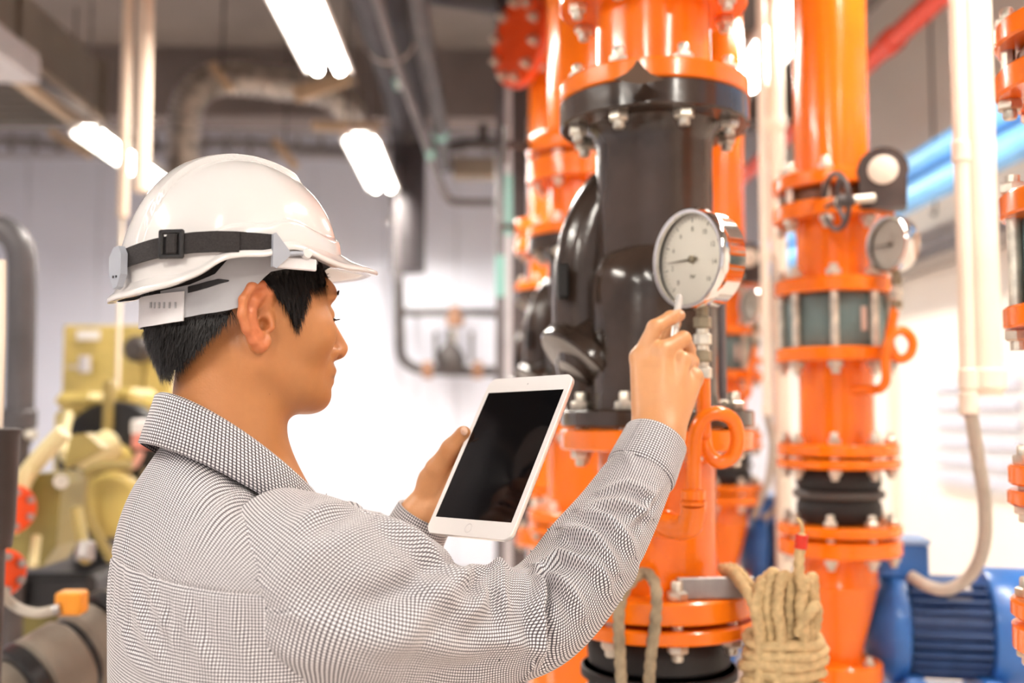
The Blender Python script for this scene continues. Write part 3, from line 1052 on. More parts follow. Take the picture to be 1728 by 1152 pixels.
# pale conduits on the right, each with grey flexible tail to a motor
conduit(1633, 1.86, 690, .0135, CREAM, 'slim cream conduit ending in a grey flexible cable by the motor', fittings=(640, 250, 680))
conduit(1664, 2.0, 668, .030, CREAM, 'thick cream vertical conduit near the picture edge', fittings=(640,))
conduit(1294, 3.15, 700, .0135, CREAM, 'slim cream conduit behind the big gauge, ending above blue motor', fittings=(690, 430))
conduit(1318, 3.3, 1400, .026, CREAM, 'thick cream vertical conduit between the two orange risers', fittings=(200,))
mx = Vector((BX, BY, 0))
t = thing('flexible_conduit', 'grey flexible conduit curving down to the blue motor box', 'cable', W(1640, 690, 1.86))
MB().tube(smooth_path([W(1633, 680, 1.86), W(1641, 712, 1.87), W(1650, 770, 1.90), W(1662, 850, 1.95), W(1660, 920, 2.0), W(1638, 970, 2.05), W(1600, 994, 2.08), W(1565, 988, 2.11), W(1538, 972, 2.15)], 10), .0125, 14).build('hose', GREYFLEX, t, world=True)
MB().cyl(W(1633, 683, 1.86), W(1636, 696, 1.865), .018, 16, bev=.003).build('gland_nut', STEEL, t, world=True)
t = thing('flexible_conduit', 'thin grey flexible conduit hanging between the orange risers', 'cable', W(1300, 720, 3.15))
MB().tube(smooth_path([W(1294, 700, 3.15), W(1303, 750, 3.2), W(1296, 810, 3.25), W(1280, 850, 3.28), W(1272, 872, 3.3)], 8), .011, 12).build('hose', GREYFLEX, t, world=True)
t = thing('flexible_conduit', 'second thin grey conduit beside the slim one between the risers', 'cable', W(1322, 740, 3.3))
MB().tube(smooth_path([W(1322, 700, 3.28), W(1326, 790, 3.28), W(1318, 840, 3.3), W(1300, 868, 3.33), W(1288, 872, 3.35)], 8), .010, 12).build('hose', GREYFLEX, t, world=True)
# thin grey stand pipe just behind the gauge stem
t = thing('grey_rod', 'thin grey rod standing on the black flange behind gauge fittings', 'rod', A0 + Vector((.100, -.02, H0 + .003)))
MB().cyl((0, 0, 0), (0, 0, .20), .0085, 14).build('rod', GREYPIPE, t)
MB().lathe([(.013, 0), (.015, .002), (.015, .014), (.013, .016)], 6).build('nut', GALV, t)

# blue water pipes along the right wall
for dz, dx, lab in ((0.0, 0.0, 'upper light blue pipe running along the cream wall'), (-.145, -.02, 'lower light blue pipe running along the cream wall')):
    t = thing('blue_water_pipe', lab, 'pipe', (1.92 + dx, 6, CAMZ + 1.10 + dz))
    MB().cyl((0, -6, 0), (0, 2.95, 0), .060, 24).build('pipe', BLUEPIPE, t)
    for yy in (-.5, 1.6):
        MB().cyl((0, yy, 0), (0, yy + .12, 0), .068, 24, bev=.004).build('coupling', BLUEPIPE, t)
t = thing('pipe_hanger', 'black steel hanger rod holding the blue pipes', 'bracket', W(1577, 225, 5.8))
hp = W(1577, 225, 5.8)
lo = zpx(362, 5.8)
MB().cyl((hp.x, hp.y, CEIL), (hp.x, hp.y, lo), .014, 10).build('rod', DARKPIPE, t, world=True)
MB().cyl((hp.x - .01, hp.y, lo), (ROOM_R - .02, hp.y, lo), .016, 10).build('crossbar', DARKPIPE, t, world=True)
t = thing('cable_tray', 'grey cable tray below the blue pipes on the wall', 'tray', (2.38, 5, CAMZ + .80))
MB().box((0, 0, 0), (.22, 7.5, .02)).box((-.105, 0, .03), (.01, 7.5, .06)).build('tray', mat('grey_tray', (.33, .30, .28), .5), t, smooth=False)
# red sprinkler pipe under the ceiling
rp0, rp1 = W(1660, -20, 3.4), W(1475, 132, 5.2)
zr = CAMZ + 1.60
t = thing('sprinkler_pipe', 'red sprinkler pipe running under the ceiling toward the wall', 'pipe', (rp1.x, rp1.y, zr))
MB().cyl((1.75, 2.0, zr), (1.75, 8.9, zr), .045, 20).build('pipe', REDPIPE, t, world=True)
for yy in (4.3, 6.2):
    MB().cyl((1.75, yy, zr), (1.75, yy + .1, zr), .054, 20, bev=.004).build('coupling', REDPIPE, t, world=True)
t = thing('ceiling_trunking', 'pale ceiling trunking beside the red pipe', 'trunking', (1.35, 5, CAMZ + 1.75))
MB().box((1.42, 5.5, CAMZ + 1.84), (.22, 7, .06), bev=.005).build('channel', mat('beige_trunking', (.60, .50, .40), .5), t, smooth=False, world=True)
for k in range(3):
    MB().box((1.42, 3.5 + 1.6 * k, CAMZ + 1.89), (.5, .06, .04), bev=.004).build('support_batten', WOOD, t, smooth=False, world=True)

# fittings on the cream wall by the picture edge
t = thing('wall_louvre', 'pale louvred window panel on the cream wall by the edge', 'louvre', W(1690, 720, 4.6))
wx = ROOM_R
yc_, zc_ = 5.15, CAMZ - .10
MB().box((wx - .02, yc_, zc_), (.04, 1.0, .62), bev=.004).build('frame', FIXTURE, t, smooth=False, world=True)
for k in range(6):
    MB().box((wx - .055, yc_, zc_ - .24 + k * .095), (.03, .9, .055), bev=.003).build('slat', mat('lavender_slat', (.60, .61, .70), .4), t, smooth=False, world=True)
t = thing('wall_board', 'cream board fixed low on the wall beside the blue motor', 'panel', (wx - .03, 6.7, CAMZ - .15))
MB().box((wx - .03, 6.9, CAMZ + .15), (.06, 1.3, 1.6), bev=.004).build('board', PANELC, t, smooth=False, world=True)

# ---- left: hanging conduits ---------------------------------------------------------------------------
conduit(231, 3.6, 318, .028, mat('peach_conduit', (.82, .66, .52), .45), 'thicker pale conduit hanging from the ceiling, open lower end', fittings=())
t = conduit(200, 3.7, 362, .019, mat('peach_conduit', (.82, .66, .52), .45), 'thinner pale conduit hanging beside the thicker one')
conduit(199, 3.7, 1400, .007, CREAM, 'very thin pale rod running down from the thin conduit', ztop=zpx(355, 3.7, 199), name='rod')

# ---- ducts top left -----------------------------------------------------------------------------------
t = thing('air_duct', 'large brown grey rectangular air duct in the top corner', 'duct', (-2.6, 4, CAMZ + 1.7))
x1 = W(169, 155, 6.0).x
zb, zt_ = W(169, 205, 6.0).z, W(169, 104, 6.0).z
MB().box((x1 - .45, 3.6, (zb + zt_) / 2), (.9, 4.8, zt_ - zb)).build('duct_body', DUCT, t, smooth=False, world=True)
for yy in (1.9, 3.4, 4.9, 5.98):
    MB().box((x1 - .45, yy, (zb + zt_) / 2), (.96, .05, zt_ - zb + .06), bev=.004).build('duct_flange', DUCT, t, smooth=False, world=True)
MB().box((x1 + .012, 3.6, zb + .015), (.03, 4.8, .03)).build('edge_angle', mat('pale_angle', (.55, .47, .38), .5), t, smooth=False, world=True)
t = thing('supply_duct', 'white sheet metal duct end below the larger duct', 'duct', (-2.2, 3, CAMZ + 1.3))
p = W(62, 137, 4.2)
q = W(62, 104, 4.2)
MB().box((p.x - .5, 4.2 - 1.1, (p.z + q.z) / 2 + .02), (1.0, 2.2, q.z - p.z + .04), bev=.006).build('duct_body', LTGREY, t, smooth=False, world=True)
t = thing('return_grille', 'dark open return grille under the ducts', 'grille', W(60, 175, 5.2))
gp = W(128, 203, 5.4)
MB().box((gp.x - .42, 4.9, gp.z + .015), (.80, 1.2, .03)).build('grille_plate', mat('dark_grille', (.10, .09, .08), .6), t, smooth=False, world=True)
for k in range(9):
    MB().box((gp.x - .42, 4.4 + k * .12, gp.z - .006), (.78, .012, .02)).build('vane', mat('dark_grille_vane', (.16, .14, .12), .5), t, smooth=False, world=True)
for s in (-1, 1):
    MB().box((gp.x - .42 + s * .415, 4.9, gp.z), (.05, 1.3, .05), bev=.004).build('rail', mat('tan_angle_rail', (.50, .38, .26), .5), t, smooth=False, world=True)

# ---- cable tray on the back wall ----------------------------------------------------------------------
t = thing('cable_tray', 'long wire cable tray high along the white back wall', 'tray', (-1.8, 8.7, CAMZ + 2.15))
z0, z1 = zpx(262, 8.7), zpx(222, 8.7)
for zz, hh in ((z0, .05), (z1, .04)):
    MB().box((-1.7, 8.68, zz), (5.6, .05, hh)).build('rail', mat('lavender_grey_rail', (.50, .49, .53), .5), t, smooth=False, world=True)
for k in range(28):
    MB().box((-4.4 + k * .2, 8.7, (z0 + z1) / 2), (.03, .03, z1 - z0)).build('rung', STEEL, t, smooth=False, world=True)
MB().tube(smooth_path([(-4.5 + .5 * i, 8.72, (z0 + z1) / 2 + .03 * math.sin(i * 1.7)) for i in range(12)], 6), .035, 10).build('cable_bundle', mat('grey_cables', (.28, .25, .24), .6), t, world=True)

# ---- ribbed round duct --------------------------------------------------------------------------------
t = thing('ribbed_duct', 'silver ribbed round duct bending above the hard hat', 'duct', W(312, 280, 6.3))
path = smooth_path([W(308, 330, 6.3), W(308, 270, 6.3), W(310, 210, 6.3), W(322, 165, 6.3), W(352, 138, 6.3), W(400, 132, 6.3), W(470, 140, 6.3), W(540, 150, 6.35), W(580, 172, 6.5), W(600, 210, 6.9), W(606, 245, 7.4)], 22)
MB().tube(path, [.098 + .009 * math.sin(i * 1.25) for i in range(len(path))], 24).build('duct_skin', RIBDUCT, t, world=True)
for (a, b, dd, lab, hh) in (((357, 108), (390, 152), 6.1, 'short pale batten leaning on the ribbed duct bend', .05), ((497, 160), (598, 128), 6.0, 'wide pale batten across the end of the ribbed duct', .085),
                            ((463, 236), (500, 283), 6.6, 'pale batten just above the hard hat crown', .05), ((527, 212), (640, 214), 6.2, 'pale batten above the small fluorescent light', .05), ((85, 222), (152, 262), 6.6, 'tan batten under the ducts left of the light', .045)):
    A, B = W(a[0], a[1], dd), W(b[0], b[1], dd)
    t = thing('support_batten', lab, 'batten', (A + B) / 2)
    M = axis_matrix((A + B) / 2, B - A, CY)
    MB().box((0, 0, 0), (.05, hh, (B - A).length), M, bev=.004).build('batten', WOOD, t, smooth=False, world=True)
    mid = (A + B) / 2
    MB().cyl(mid, Vector((mid.x, mid.y + .03, CEIL)), .006, 8).build('hanger_rod', DARKPIPE, t, world=True)

# ---- black insulated pipe and thin pipes --------------------------------------------------------------
t = thing('insulated_pipe', 'thick black insulated pipe running overhead and bending down the wall', 'pipe', W(688, 300, 6.5))
zI = zpx(185, 6.5)
xi = W(688, 300, 6.5).x
pp = smooth_path([(xi - .02, .6, zI), (xi - .01, 3.0, zI), (xi - .005, 5.0, zI), (xi, 5.9, zI), (xi, 6.3, zI - .03), (xi, 6.48, zI - .16), (xi, 6.5, zI - .4), (xi, 6.5, zI - .8), (xi, 6.5, zpx(458, 6.5))], 10)
MB().tube(pp, [.128] * 42 + [.118] * 8 + [.108] * (len(pp) - 50), 24).build('pipe', INSUL, t, world=True)
for yy in (5.15, 4.1):
    MB().lathe([(.126, -.014), (.135, -.012), (.135, .012), (.126, .014)], 28, axis_matrix((xi, yy, zI), Vector((0, 1, 0))), cap=False).build('clamp_band', mat('pale_band', (.55, .48, .42), .5), t, world=True)
lp = Vector((xi, 5.55, zI))
MB().box((xi + .03, 5.5, zI - .129), (.075, .17, .006), bev=.001).build('direction_label', TEALTAPE, t, smooth=False, world=True)
MB().box((xi + .03, 5.5, zI - .133), (.04, .13, .004), bev=.001).build('label_centre', FIXTURE, t, smooth=False, world=True)
MB().cyl((xi - .055, 6.43, zI - .35), (xi - .055, 6.43, zpx(470, 6.4)), .030, 16).build('trace_pipe', GREYPIPE, t, world=True)

t = thing('grey_pipe', 'slim grey metal pipe slanting down beside the black insulated pipe', 'pipe', W(700, 180, 5))
MB().tube(smooth_path([W(628, -30, 3.9), W(637, 0, 4.0), W(668, 100, 4.5), W(704, 200, 5.1), W(742, 305, 5.8), W(757, 335, 6.0), W(775, 341, 6.02), W(834, 342, 6.02)], 8), .022, 14).build('pipe', GREYPIPE, t, world=True)
MB().cyl(W(722, 248, 5.42), W(727, 262, 5.5), .027, 14).build('marking_band', TEALTAPE, t, world=True)
t = thing('dark_pipe', 'dark overhead pipe between the grey pipe and orange flange', 'pipe', W(730, 150, 5))
MB().tube(smooth_path([W(700, -40, 3.9), W(708, 30, 4.3), W(725, 120, 5.0), W(741, 210, 5.9), W(752, 280, 6.8)], 8), .045, 16).build('pipe', DARKPIPE, t, world=True)
MB().cyl(W(742, 218, 6.0), W(744, 228, 6.1), .048, 16).build('marking_band', TEALTAPE, t, world=True)
t = thing('dark_pipe', 'dark pipe frame joining the wall column at the middle', 'pipe', W(800, 250, 6.6))
MB().tube(smooth_path([W(752, 250, 6.6), W(790, 243, 6.6), W(845, 243, 6.6)], 4), .035, 14).build('pipe', DARKPIPE, t, world=True)
MB().cyl(W(815, 243, 6.6), W(815, 210, 6.6), .030, 14).build('branch', DARKPIPE, t, world=True)
MB().box(W(800, 285, 6.8), (.28, .12, .13), bev=.01).build('bracket_box', mat('dark_tan_box', (.33, .27, .21), .6), t, smooth=False, world=True)
t = thing('black_duct', 'black round duct cut off at the top edge', 'duct', W(800, -20, 4.5))
MB().cyl(W(735, -36, 4.6), W(862, -18, 4.4), .115, 28).build('duct', INSUL, t, world=True)

# ---- wall column and vertical pipes left of the risers ------------------------------------------------
g = ground(869, 5.6)
t = thing('steel_column', 'dark steel column beside the far orange riser', 'column', (g.x, g.y, 0))
mb = MB()
mb.box((0, 0, CEIL / 2), (.010, .12, CEIL), bev=.001)
mb.box((0, -.055, CEIL / 2), (.13, .012, CEIL), bev=.001)
mb.box((0, .055, CEIL / 2), (.13, .012, CEIL), bev=.001)
mb.build('h_section', mat('dark_brown_steel', (.085, .07, .07), .5, var=.2), t, smooth=False)
t = conduit(845, 5.2, 1500, .026, GREYPIPE, 'grey vertical pipe with teal marking beside the steel column')
zq = lambda py: zpx(py, 5.2) - t.location.z
MB().cyl((0, 0, zq(500)), (0, 0, zq(430)), .028, 20).build('marking_band', TEALTAPE, t)
t2 = conduit(858, 5.0, 1500, .016, LTGREY, 'thin pale vertical pipe with teal band next to the grey one')
zq2 = lambda py: zpx(py, 5.0) - t2.location.z
MB().cyl((0, 0, zq2(395)), (0, 0, zq2(290)), .0175, 20).build('marking_band', TEALTAPE, t2)

# ---- small valve loop on the wall ---------------------------------------------------------------------
DV = 8.78
t = thing('drain_pipe_loop', 'dark small bore pipe loop with valves on the white wall', 'pipe', W(672, 560, DV))
MB().tube(smooth_path([W(668, 440, DV), W(673, 480, DV), W(675, 560, DV), W(677, 598, DV), W(690, 615, DV), W(712, 623, DV), W(770, 626, DV), W(850, 626, DV)], 8), 0.0418, 14).build('pipe', DARKPIPE, t, world=True)
MB().cyl(W(676, 527, DV), W(850, 527, DV), 0.0334, 14).build('bypass_pipe', DARKPIPE, t, world=True)
MB().lathe([(.028, -.104), (.07, -.097), (.076, -.042), (.063, 0), (.042, .028), (.042, .07)], 20, Matrix.Translation(W(768, 530, DV))).build('bypass_valve', BROWNV, t, world=True)
MB().lathe([(.001, -.118), (.084, -.104), (.125, -.042), (.125, .042), (.097, .11), (.042, .167), (.028, .28), (.001, .28)], 24, Matrix.Translation(W(760, 612, DV))).build('drain_valve', DARKPIPE, t, world=True)
for px in (722, 806):
    MB().cyl(W(px - 8, 624, DV), W(px + 8, 624, DV), .076, 16, bev=.006).build('pipe_union', BROWNV, t, world=True)
for px in (736, 796):
    MB().cyl(W(px, 610, DV - .05), W(px, 560, DV - .07), .017, 10).build('valve_bolt', DARKPIPE, t, world=True)
MB().cyl(W(766, 590, DV), W(766, 540, DV), .017, 10).build('valve_stem', GALV, t, world=True)

for px, py in ((675, 560), (700, 527), (830, 527), (700, 620)):
    q = W(px, py, DV)
    MB().cyl(q, Vector((q.x, ROOM_B - .005, q.z)), .02, 10).build('wall_clamp', STEEL, t, world=True)

# ------------------------------------------------------------------ khaki engine set
DE = 3.4
eng = thing('diesel_engine', 'khaki painted diesel engine with filters behind the shoulder', 'engine', W(190, 900, DE))
S = DE / FPX


def ebox(name, x0, y0, x1, y1, d, dep, m, bev=.01, parent=None):
    c = W((x0 + x1) / 2, (y0 + y1) / 2, d + dep / 2)
    o = MB().box(c, ((x1 - x0) * d / FPX, dep, (y1 - y0) * d / FPX), bev=bev).build(name, m, parent or eng, smooth=False, world=True)
    return o


pan = thing('control_panel', 'khaki control panel plate with white label behind the engine', 'panel', W(175, 760, 3.95))
ebox('panel_plate', 108, 548, 248, 790, 3.95, .05, KHAKI, .008, pan)
ebox('panel_fold', 246, 556, 292, 790, 3.93, .06, KHAKI, .01, pan)
ebox('label', 130, 557, 168, 574, 3.935, .01, FIXTURE, .002, pan)
MB().cyl(W(143, 628, 3.9), W(143, 600, 3.9), .022, 12).build('lever_cap', LTGREY, pan, world=True)
MB().cyl(W(115, 619, 3.92), W(140, 619, 3.92), .008, 8).build('lever', GALV, pan, world=True)
MB().lathe([(.05, 0), (.05, .05), (.03, .07), (.001, .07)], 20, axis_matrix(W(238, 590, 3.9), -CY)).build('gauge_pod', DARKPIPE, pan, world=True)
ebox('head_cover', 112, 662, 180, 690, 3.3, .22, KHAKI, .02)
ebox('block', 118, 690, 190, 800, 3.35, .3, KHAKI, .015)
ebox('head_cover', 196, 655, 250, 690, 3.35, .25, KHAKI, .02)
ebox('block', 190, 690, 300, 860, 3.5, .3, KHAKI, .015)
ebox('manifold', 245, 672, 310, 700, 3.4, .2, KHAKI, .02)
ebox('bracket', 178, 640, 192, 730, 3.25, .06, KHAKID, .006)
ebox('bracket', 205, 694, 216, 730, 3.3, .06, DARKPL, .004)
ebox('bracket', 236, 690, 250, 730, 3.3, .06, KHAKID, .006)
MB().lathe([(.001, -.03), (.17, -.03), (.18, -.02), (.18, .02), (.17, .03), (.001, .03)], 40, axis_matrix(W(196, 772, 3.3), -CY)).build('flywheel', DARKPL, eng, world=True)
MB().lathe([(.001, -.03), (.045, -.03), (.05, 0), (.04, .03), (.02, .04), (.001, .04)], 32, axis_matrix(W(196, 775, 3.24), -CY)).build('fan_hub', KHAKI, eng, world=True)
MB().cyl(W(130, 775, 3.0), W(190, 748, 3.1), .038, 20, r2=.048, bev=.008).build('starter_motor', mat('pale_khaki', (.70, .60, .32), .4), eng, world=True)
MB().cyl(W(135, 772, 3.0), W(112, 783, 2.98), .016, 12).build('starter_nose', GALV, eng, world=True)
for px in (236, 262):
    MB().lathe([(.001, 0), (.022, .0), (.024, .006), (.024, .045), (.022, .05), (.001, .05)], 20, Matrix.Translation(W(px, 756, 3.1))).build('filter_can', PINKF, eng, world=True)
    MB().lathe([(.001, 0), (.026, .0), (.026, .036), (.02, .042), (.001, .042)], 20, Matrix.Translation(W(px, 731, 3.1))).build('filter_head', FIXTURE, eng, world=True)
MB().tube(smooth_path([W(238, 762, 3.1), W(228, 782, 3.1), W(214, 790, 3.1)], 5), .012, 10).build('fuel_pipe', mat('salmon_pipe', (.80, .42, .34), .4), eng, world=True)
MB().lathe([(.001, -.02), (.085, -.02), (.095, -.01), (.095, .03), (.08, .045), (.001, .05)], 36, axis_matrix(W(192, 850, 3.05), -CY)).build('pulley_cover', KHAKI, eng, world=True)
ebox('cover_flange', 168, 800, 222, 842, 3.1, .1, KHAKI, .02)
MB().tube(smooth_path([W(222, 786, 2.95), W(180, 786, 2.95), W(152, 796, 2.95), W(141, 820, 2.95), W(146, 862, 2.95), W(166, 905, 2.95), W(190, 945, 2.95)], 8), .014, 14).build('hose', KHAKID, eng, world=True)
ebox('engine_base', 40, 945, 215, 1010, 3.0, .5, DARKPL, .02)
ebox('dark_sump', 150, 800, 215, 950, 3.3, .3, DARKPL, .02)
for k, px in enumerate((250, 275, 300)):
    MB().cyl(W(px - 6, 790 + 8 * k, 3.12), W(px - 6, 812 + 8 * k, 3.12), .012, 10).build('injector', BRASSD, eng, world=True)
ebox('rear_casing', 20, 980, 260, 1300, 3.3, .5, OLIVE, .02)
MB().tube(smooth_path([W(114, 700, 3.2), W(106, 740, 3.1), W(112, 770, 3.0)], 6), .018, 12).build('cable_sleeve', mat('pale_khaki', (.70, .60, .32), .4), eng, world=True)

gd = thing('belt_guard', 'olive khaki guard with sloping arm at the engine end', 'guard', W(80, 940, 2.7))
o = [(40, 800), (112, 795), (124, 815), (118, 915), (95, 948), (40, 950), (18, 925), (20, 850)]
c0 = W(70, 870, 2.6)
MB().prism([((x - 70) * 2.6 / FPX, -(y - 870) * 2.6 / FPX) for x, y in o], .16, Matrix(((1, 0, 0, c0.x), (0, 0, -1, c0.y), (0, 1, 0, c0.z), (0, 0, 0, 1)))).build('guard_body', OLIVE, gd, sharp=25, world=True)
MB().tube([W(10, 850, 2.5), W(60, 780, 2.5), W(108, 728, 2.5)], .022, 12).build('arm', mat('pale_khaki', (.70, .60, .32), .4), gd, world=True)
MB().tube([W(22, 900, 2.48), W(36, 840, 2.48), W(56, 790, 2.48)], .012, 10).build('strut', mat('pale_khaki', (.70, .60, .32), .4), gd, world=True)
o = [(85, 795), (150, 760), (120, 735), (95, 738)]
MB().prism([((x - 70) * 2.65 / FPX, -(y - 870) * 2.65 / FPX) for x, y in o], .06, Matrix(((1, 0, 0, c0.x), (0, 0, -1, c0.y + .1), (0, 1, 0, c0.z), (0, 0, 0, 1)))).build('gusset', KHAKID, gd, sharp=25, world=True)
MB().cyl(W(103, 812, 2.5), W(103, 812, 2.58), .018, 14).build('cover_bolt', GALV, gd, world=True)
MB().cyl(W(62, 905, 2.45), W(56, 955, 2.4), .011, 10).build('drain_tube', mat('pale_khaki', (.70, .60, .32), .4), gd, world=True)
MB().tube(smooth_path([W(130, 860, 2.5), W(138, 905, 2.45), W(146, 945, 2.4)], 6), .014, 10).build('hose', KHAKID, gd, world=True)
MB().cyl(W(146, 915, 2.42), W(142, 945, 2.4), .022, 12, bev=.004).build('hose_union', STEEL, gd, world=True)

for (px, py, dd, rr_, lab) in ((-2, 965, 1.95, .044, 'lower small red orange flange with bolts at the edge'), (16, 858, 2.4, .055, 'upper red orange flange half hidden behind the dark post')):
    t = thing('orange_flange', lab, 'flange', W(px, py, dd))
    MM = axis_matrix((0, 0, 0), Vector((.80, -.6, 0)))
    MB().lathe([(.001, -.03), (rr_, -.03), (rr_, .02), (rr_ * .9, .024), (rr_ * .5, .024), (.001, .024)], 36, MM).build('disc', MATS['red_orange_enamel'], t)
    for k in range(6):
        a = math.pi * k / 3
        MB().lathe([(.007, 0), (.008, .004), (.008, .010), (.006, .012), (.001, .012)], 6, MM @ Matrix.Translation((rr_ * .7 * math.cos(a), rr_ * .7 * math.sin(a), .024))).build('bolt', STEEL, t)

# silencer in the bottom corner
t = thing('exhaust_silencer', 'taupe wrapped silencer drum with black bands in the bottom corner', 'silencer', W(90, 1100, 1.9))
A, B = W(-60, 1222, 1.76), W(250, 1032, 2.06)
axd = (B - A).normalized()
M = axis_matrix(A, axd)
Ln = (B - A).length


def cylpart(name, r, t0, t1, m, edge=.004):
    MB().lathe([(r - .02, Ln * t0), (r - edge, Ln * t0), (r, Ln * t0 + edge), (r, Ln * t1 - edge), (r - edge, Ln * t1), (r - .02, Ln * t1)], 44, M, cap=False).build(name, m, t, world=True)


MB().lathe([(.001, 0), (.060, 0), (.060, Ln * .3), (.001, Ln * .3)], 40, M).build('inlet_pipe', TAUPE, t, world=True)
cylpart('band', .082, .25, .33, DARKPL)
cylpart('drum', .080, .33, .555, TAUPE, .010)
cylpart('band', .074, .55, .585, DARKPL)
cylpart('drum', .080, .58, .735, TAUPE, .010)
cylpart('band', .088, .73, .81, DARKPL)
MB().lathe([(.05, Ln * .80), (.080, Ln * .805), (.080, Ln), (.001, Ln)], 40, M).build('tail_pipe', TAUPE, t, world=True)
for s_ in (.3, .75):
    p = A + axd * (Ln * s_)
    MB().box((p.x, p.y, (p.z - .07) / 2), (.05, .05, p.z - .07), bev=.003).build('support_leg', DARKPL, t, smooth=False, world=True)
t = thing('junction_box', 'small amber junction box on top of the silencer drum', 'box', W(122, 1030, 1.93))
MB().box(W(121, 1016, 1.84), (.046, .040, .040), bev=.004).build('housing', AMBER, t, smooth=False, world=True)
MB().cyl(W(103, 1026, 1.82), W(92, 1029, 1.82), .010, 12).build('gland', STEEL, t, world=True)
t = thing('grey_cable', 'grey beige cable curving from the amber box to the edge', 'cable', W(50, 1030, 1.9))
MB().tube(smooth_path([W(94, 1029, 1.82), W(60, 1034, 1.82), (W(28, 1024, 1.86)), W(4, 1000, 1.84), W(-12, 960, 1.82), W(-20, 900, 1.8)], 8), .009, 12).build('cable', GREYFLEX, t, world=True)
# dark post and grey U pipe at the edge
t = thing('dark_sleeve_pipe', 'short dark tapered sleeve cut by the picture edge', 'pipe', W(-8, 920, 1.5))
MB().lathe([(.030, zpx(921, 1.5)), (.034, zpx(880, 1.5)), (.0365, zpx(735, 1.5)), (.039, zpx(730, 1.5)), (.039, zpx(724, 1.5)), (.03, zpx(722, 1.5)), (.001, zpx(722, 1.5))], 32, Matrix.Translation(ground(-9, 1.5))).build('sleeve', mat('charcoal_sleeve', (.045, .036, .033), .45, var=.2), t, world=True)
MB().cyl(ground(-9, 1.5, 0), ground(-9, 1.5, zpx(921, 1.5)), .022, 16).build('post', DARKPIPE, t, world=True)
MB().tube([W(-2, 722, 1.5), W(3, 560, 1.52), W(4, 440, 1.55)], .006, 8).build('thin_rod', CREAM, t, world=True)
t = thing('grey_return_pipe', 'grey inverted U pipe with flange left of the engine', 'pipe', ground(37, 3.0))
MB().tube(smooth_path([W(-60, 385, 3.0), W(-20, 384, 3.0), W(10, 390, 3.0), W(30, 412, 3.0), W(37, 450, 3.0), W(36, 560, 3.0), W(33, 690, 3.0)], 8), .040, 20).build('pipe', mat('graphite_pipe', (.10, .095, .10), .4, .2, var=.15), t, world=True)
MB().cyl(W(32, 690, 3.0), W(31, 722, 3.0), .050, 24, bev=.004).build('collar', MATS['graphite_pipe'], t, world=True)
MB().cyl(W(31, 722, 3.0), W(31, 750, 3.0), .036, 24).build('neck', DARKPIPE, t, world=True)
MB().cyl(W(31, 750, 3.0), ground(31, 3.0, 0.0), .030, 20).build('down_pipe', DARKPIPE, t, world=True)
MB().cyl(W(45, 733, 2.97), W(60, 733, 2.97), .014, 10).build('side_bolt', GALV, t, world=True)
# ------------------------------------------------------------------ distance-field surface builder (for the body)
def V3(p):
    return np.array([p[0], p[1], p[2]], dtype=np.float64)


def p_cap(a, b, ra, rb, k=.01, op='+'):
    a, b = V3(a), V3(b)
    ba = b - a
    L2 = float(ba @ ba) + 1e-12

    def fn(P):
        pa = P - a
        t = np.clip(pa @ ba / L2, 0, 1)
        q = pa - t[:, None] * ba
        return np.sqrt((q * q).sum(1)) - (ra + (rb - ra) * t)
    r = max(ra, rb)
    return (fn, np.minimum(a, b) - r, np.maximum(a, b) + r, k, op)


def p_ell(c, rad, R, k=.01, op='+'):
    c = V3(c)
    rad = np.array(rad)
    R = np.array(R)           # rows = local axes

    def fn(P):
        q = (P - c) @ R.T
        k0 = np.sqrt(((q / rad) ** 2).sum(1))
        k1 = np.sqrt(((q / rad ** 2) ** 2).sum(1)) + 1e-9
        return k0 * (k0 - 1) / k1
    e = np.sqrt(((R * rad[:, None]) ** 2).sum(0))
    return (fn, c - e, c + e, k, op)


def smin(a, b, k):
    h = np.maximum(k - np.abs(a - b), 0) / k
    return np.minimum(a, b) - h * h * k * .25


def field(groups, P, lo, hi, kg):
    d = None
    for g in groups:
        dg = None
        for fn, plo, phi, k, op in g:
            m = k + .012
            if np.any(plo - m > hi) or np.any(phi + m < lo):
                continue
            v = fn(P)
            if op == '+':
                dg = v if dg is None else smin(dg, v, k)
            elif dg is not None:
                dg = -smin(-dg, v, k)
        if dg is not None:
            d = dg if d is None else smin(d, dg, kg)
    if d is None:
        d = np.full(len(P), 1.0)
    return d


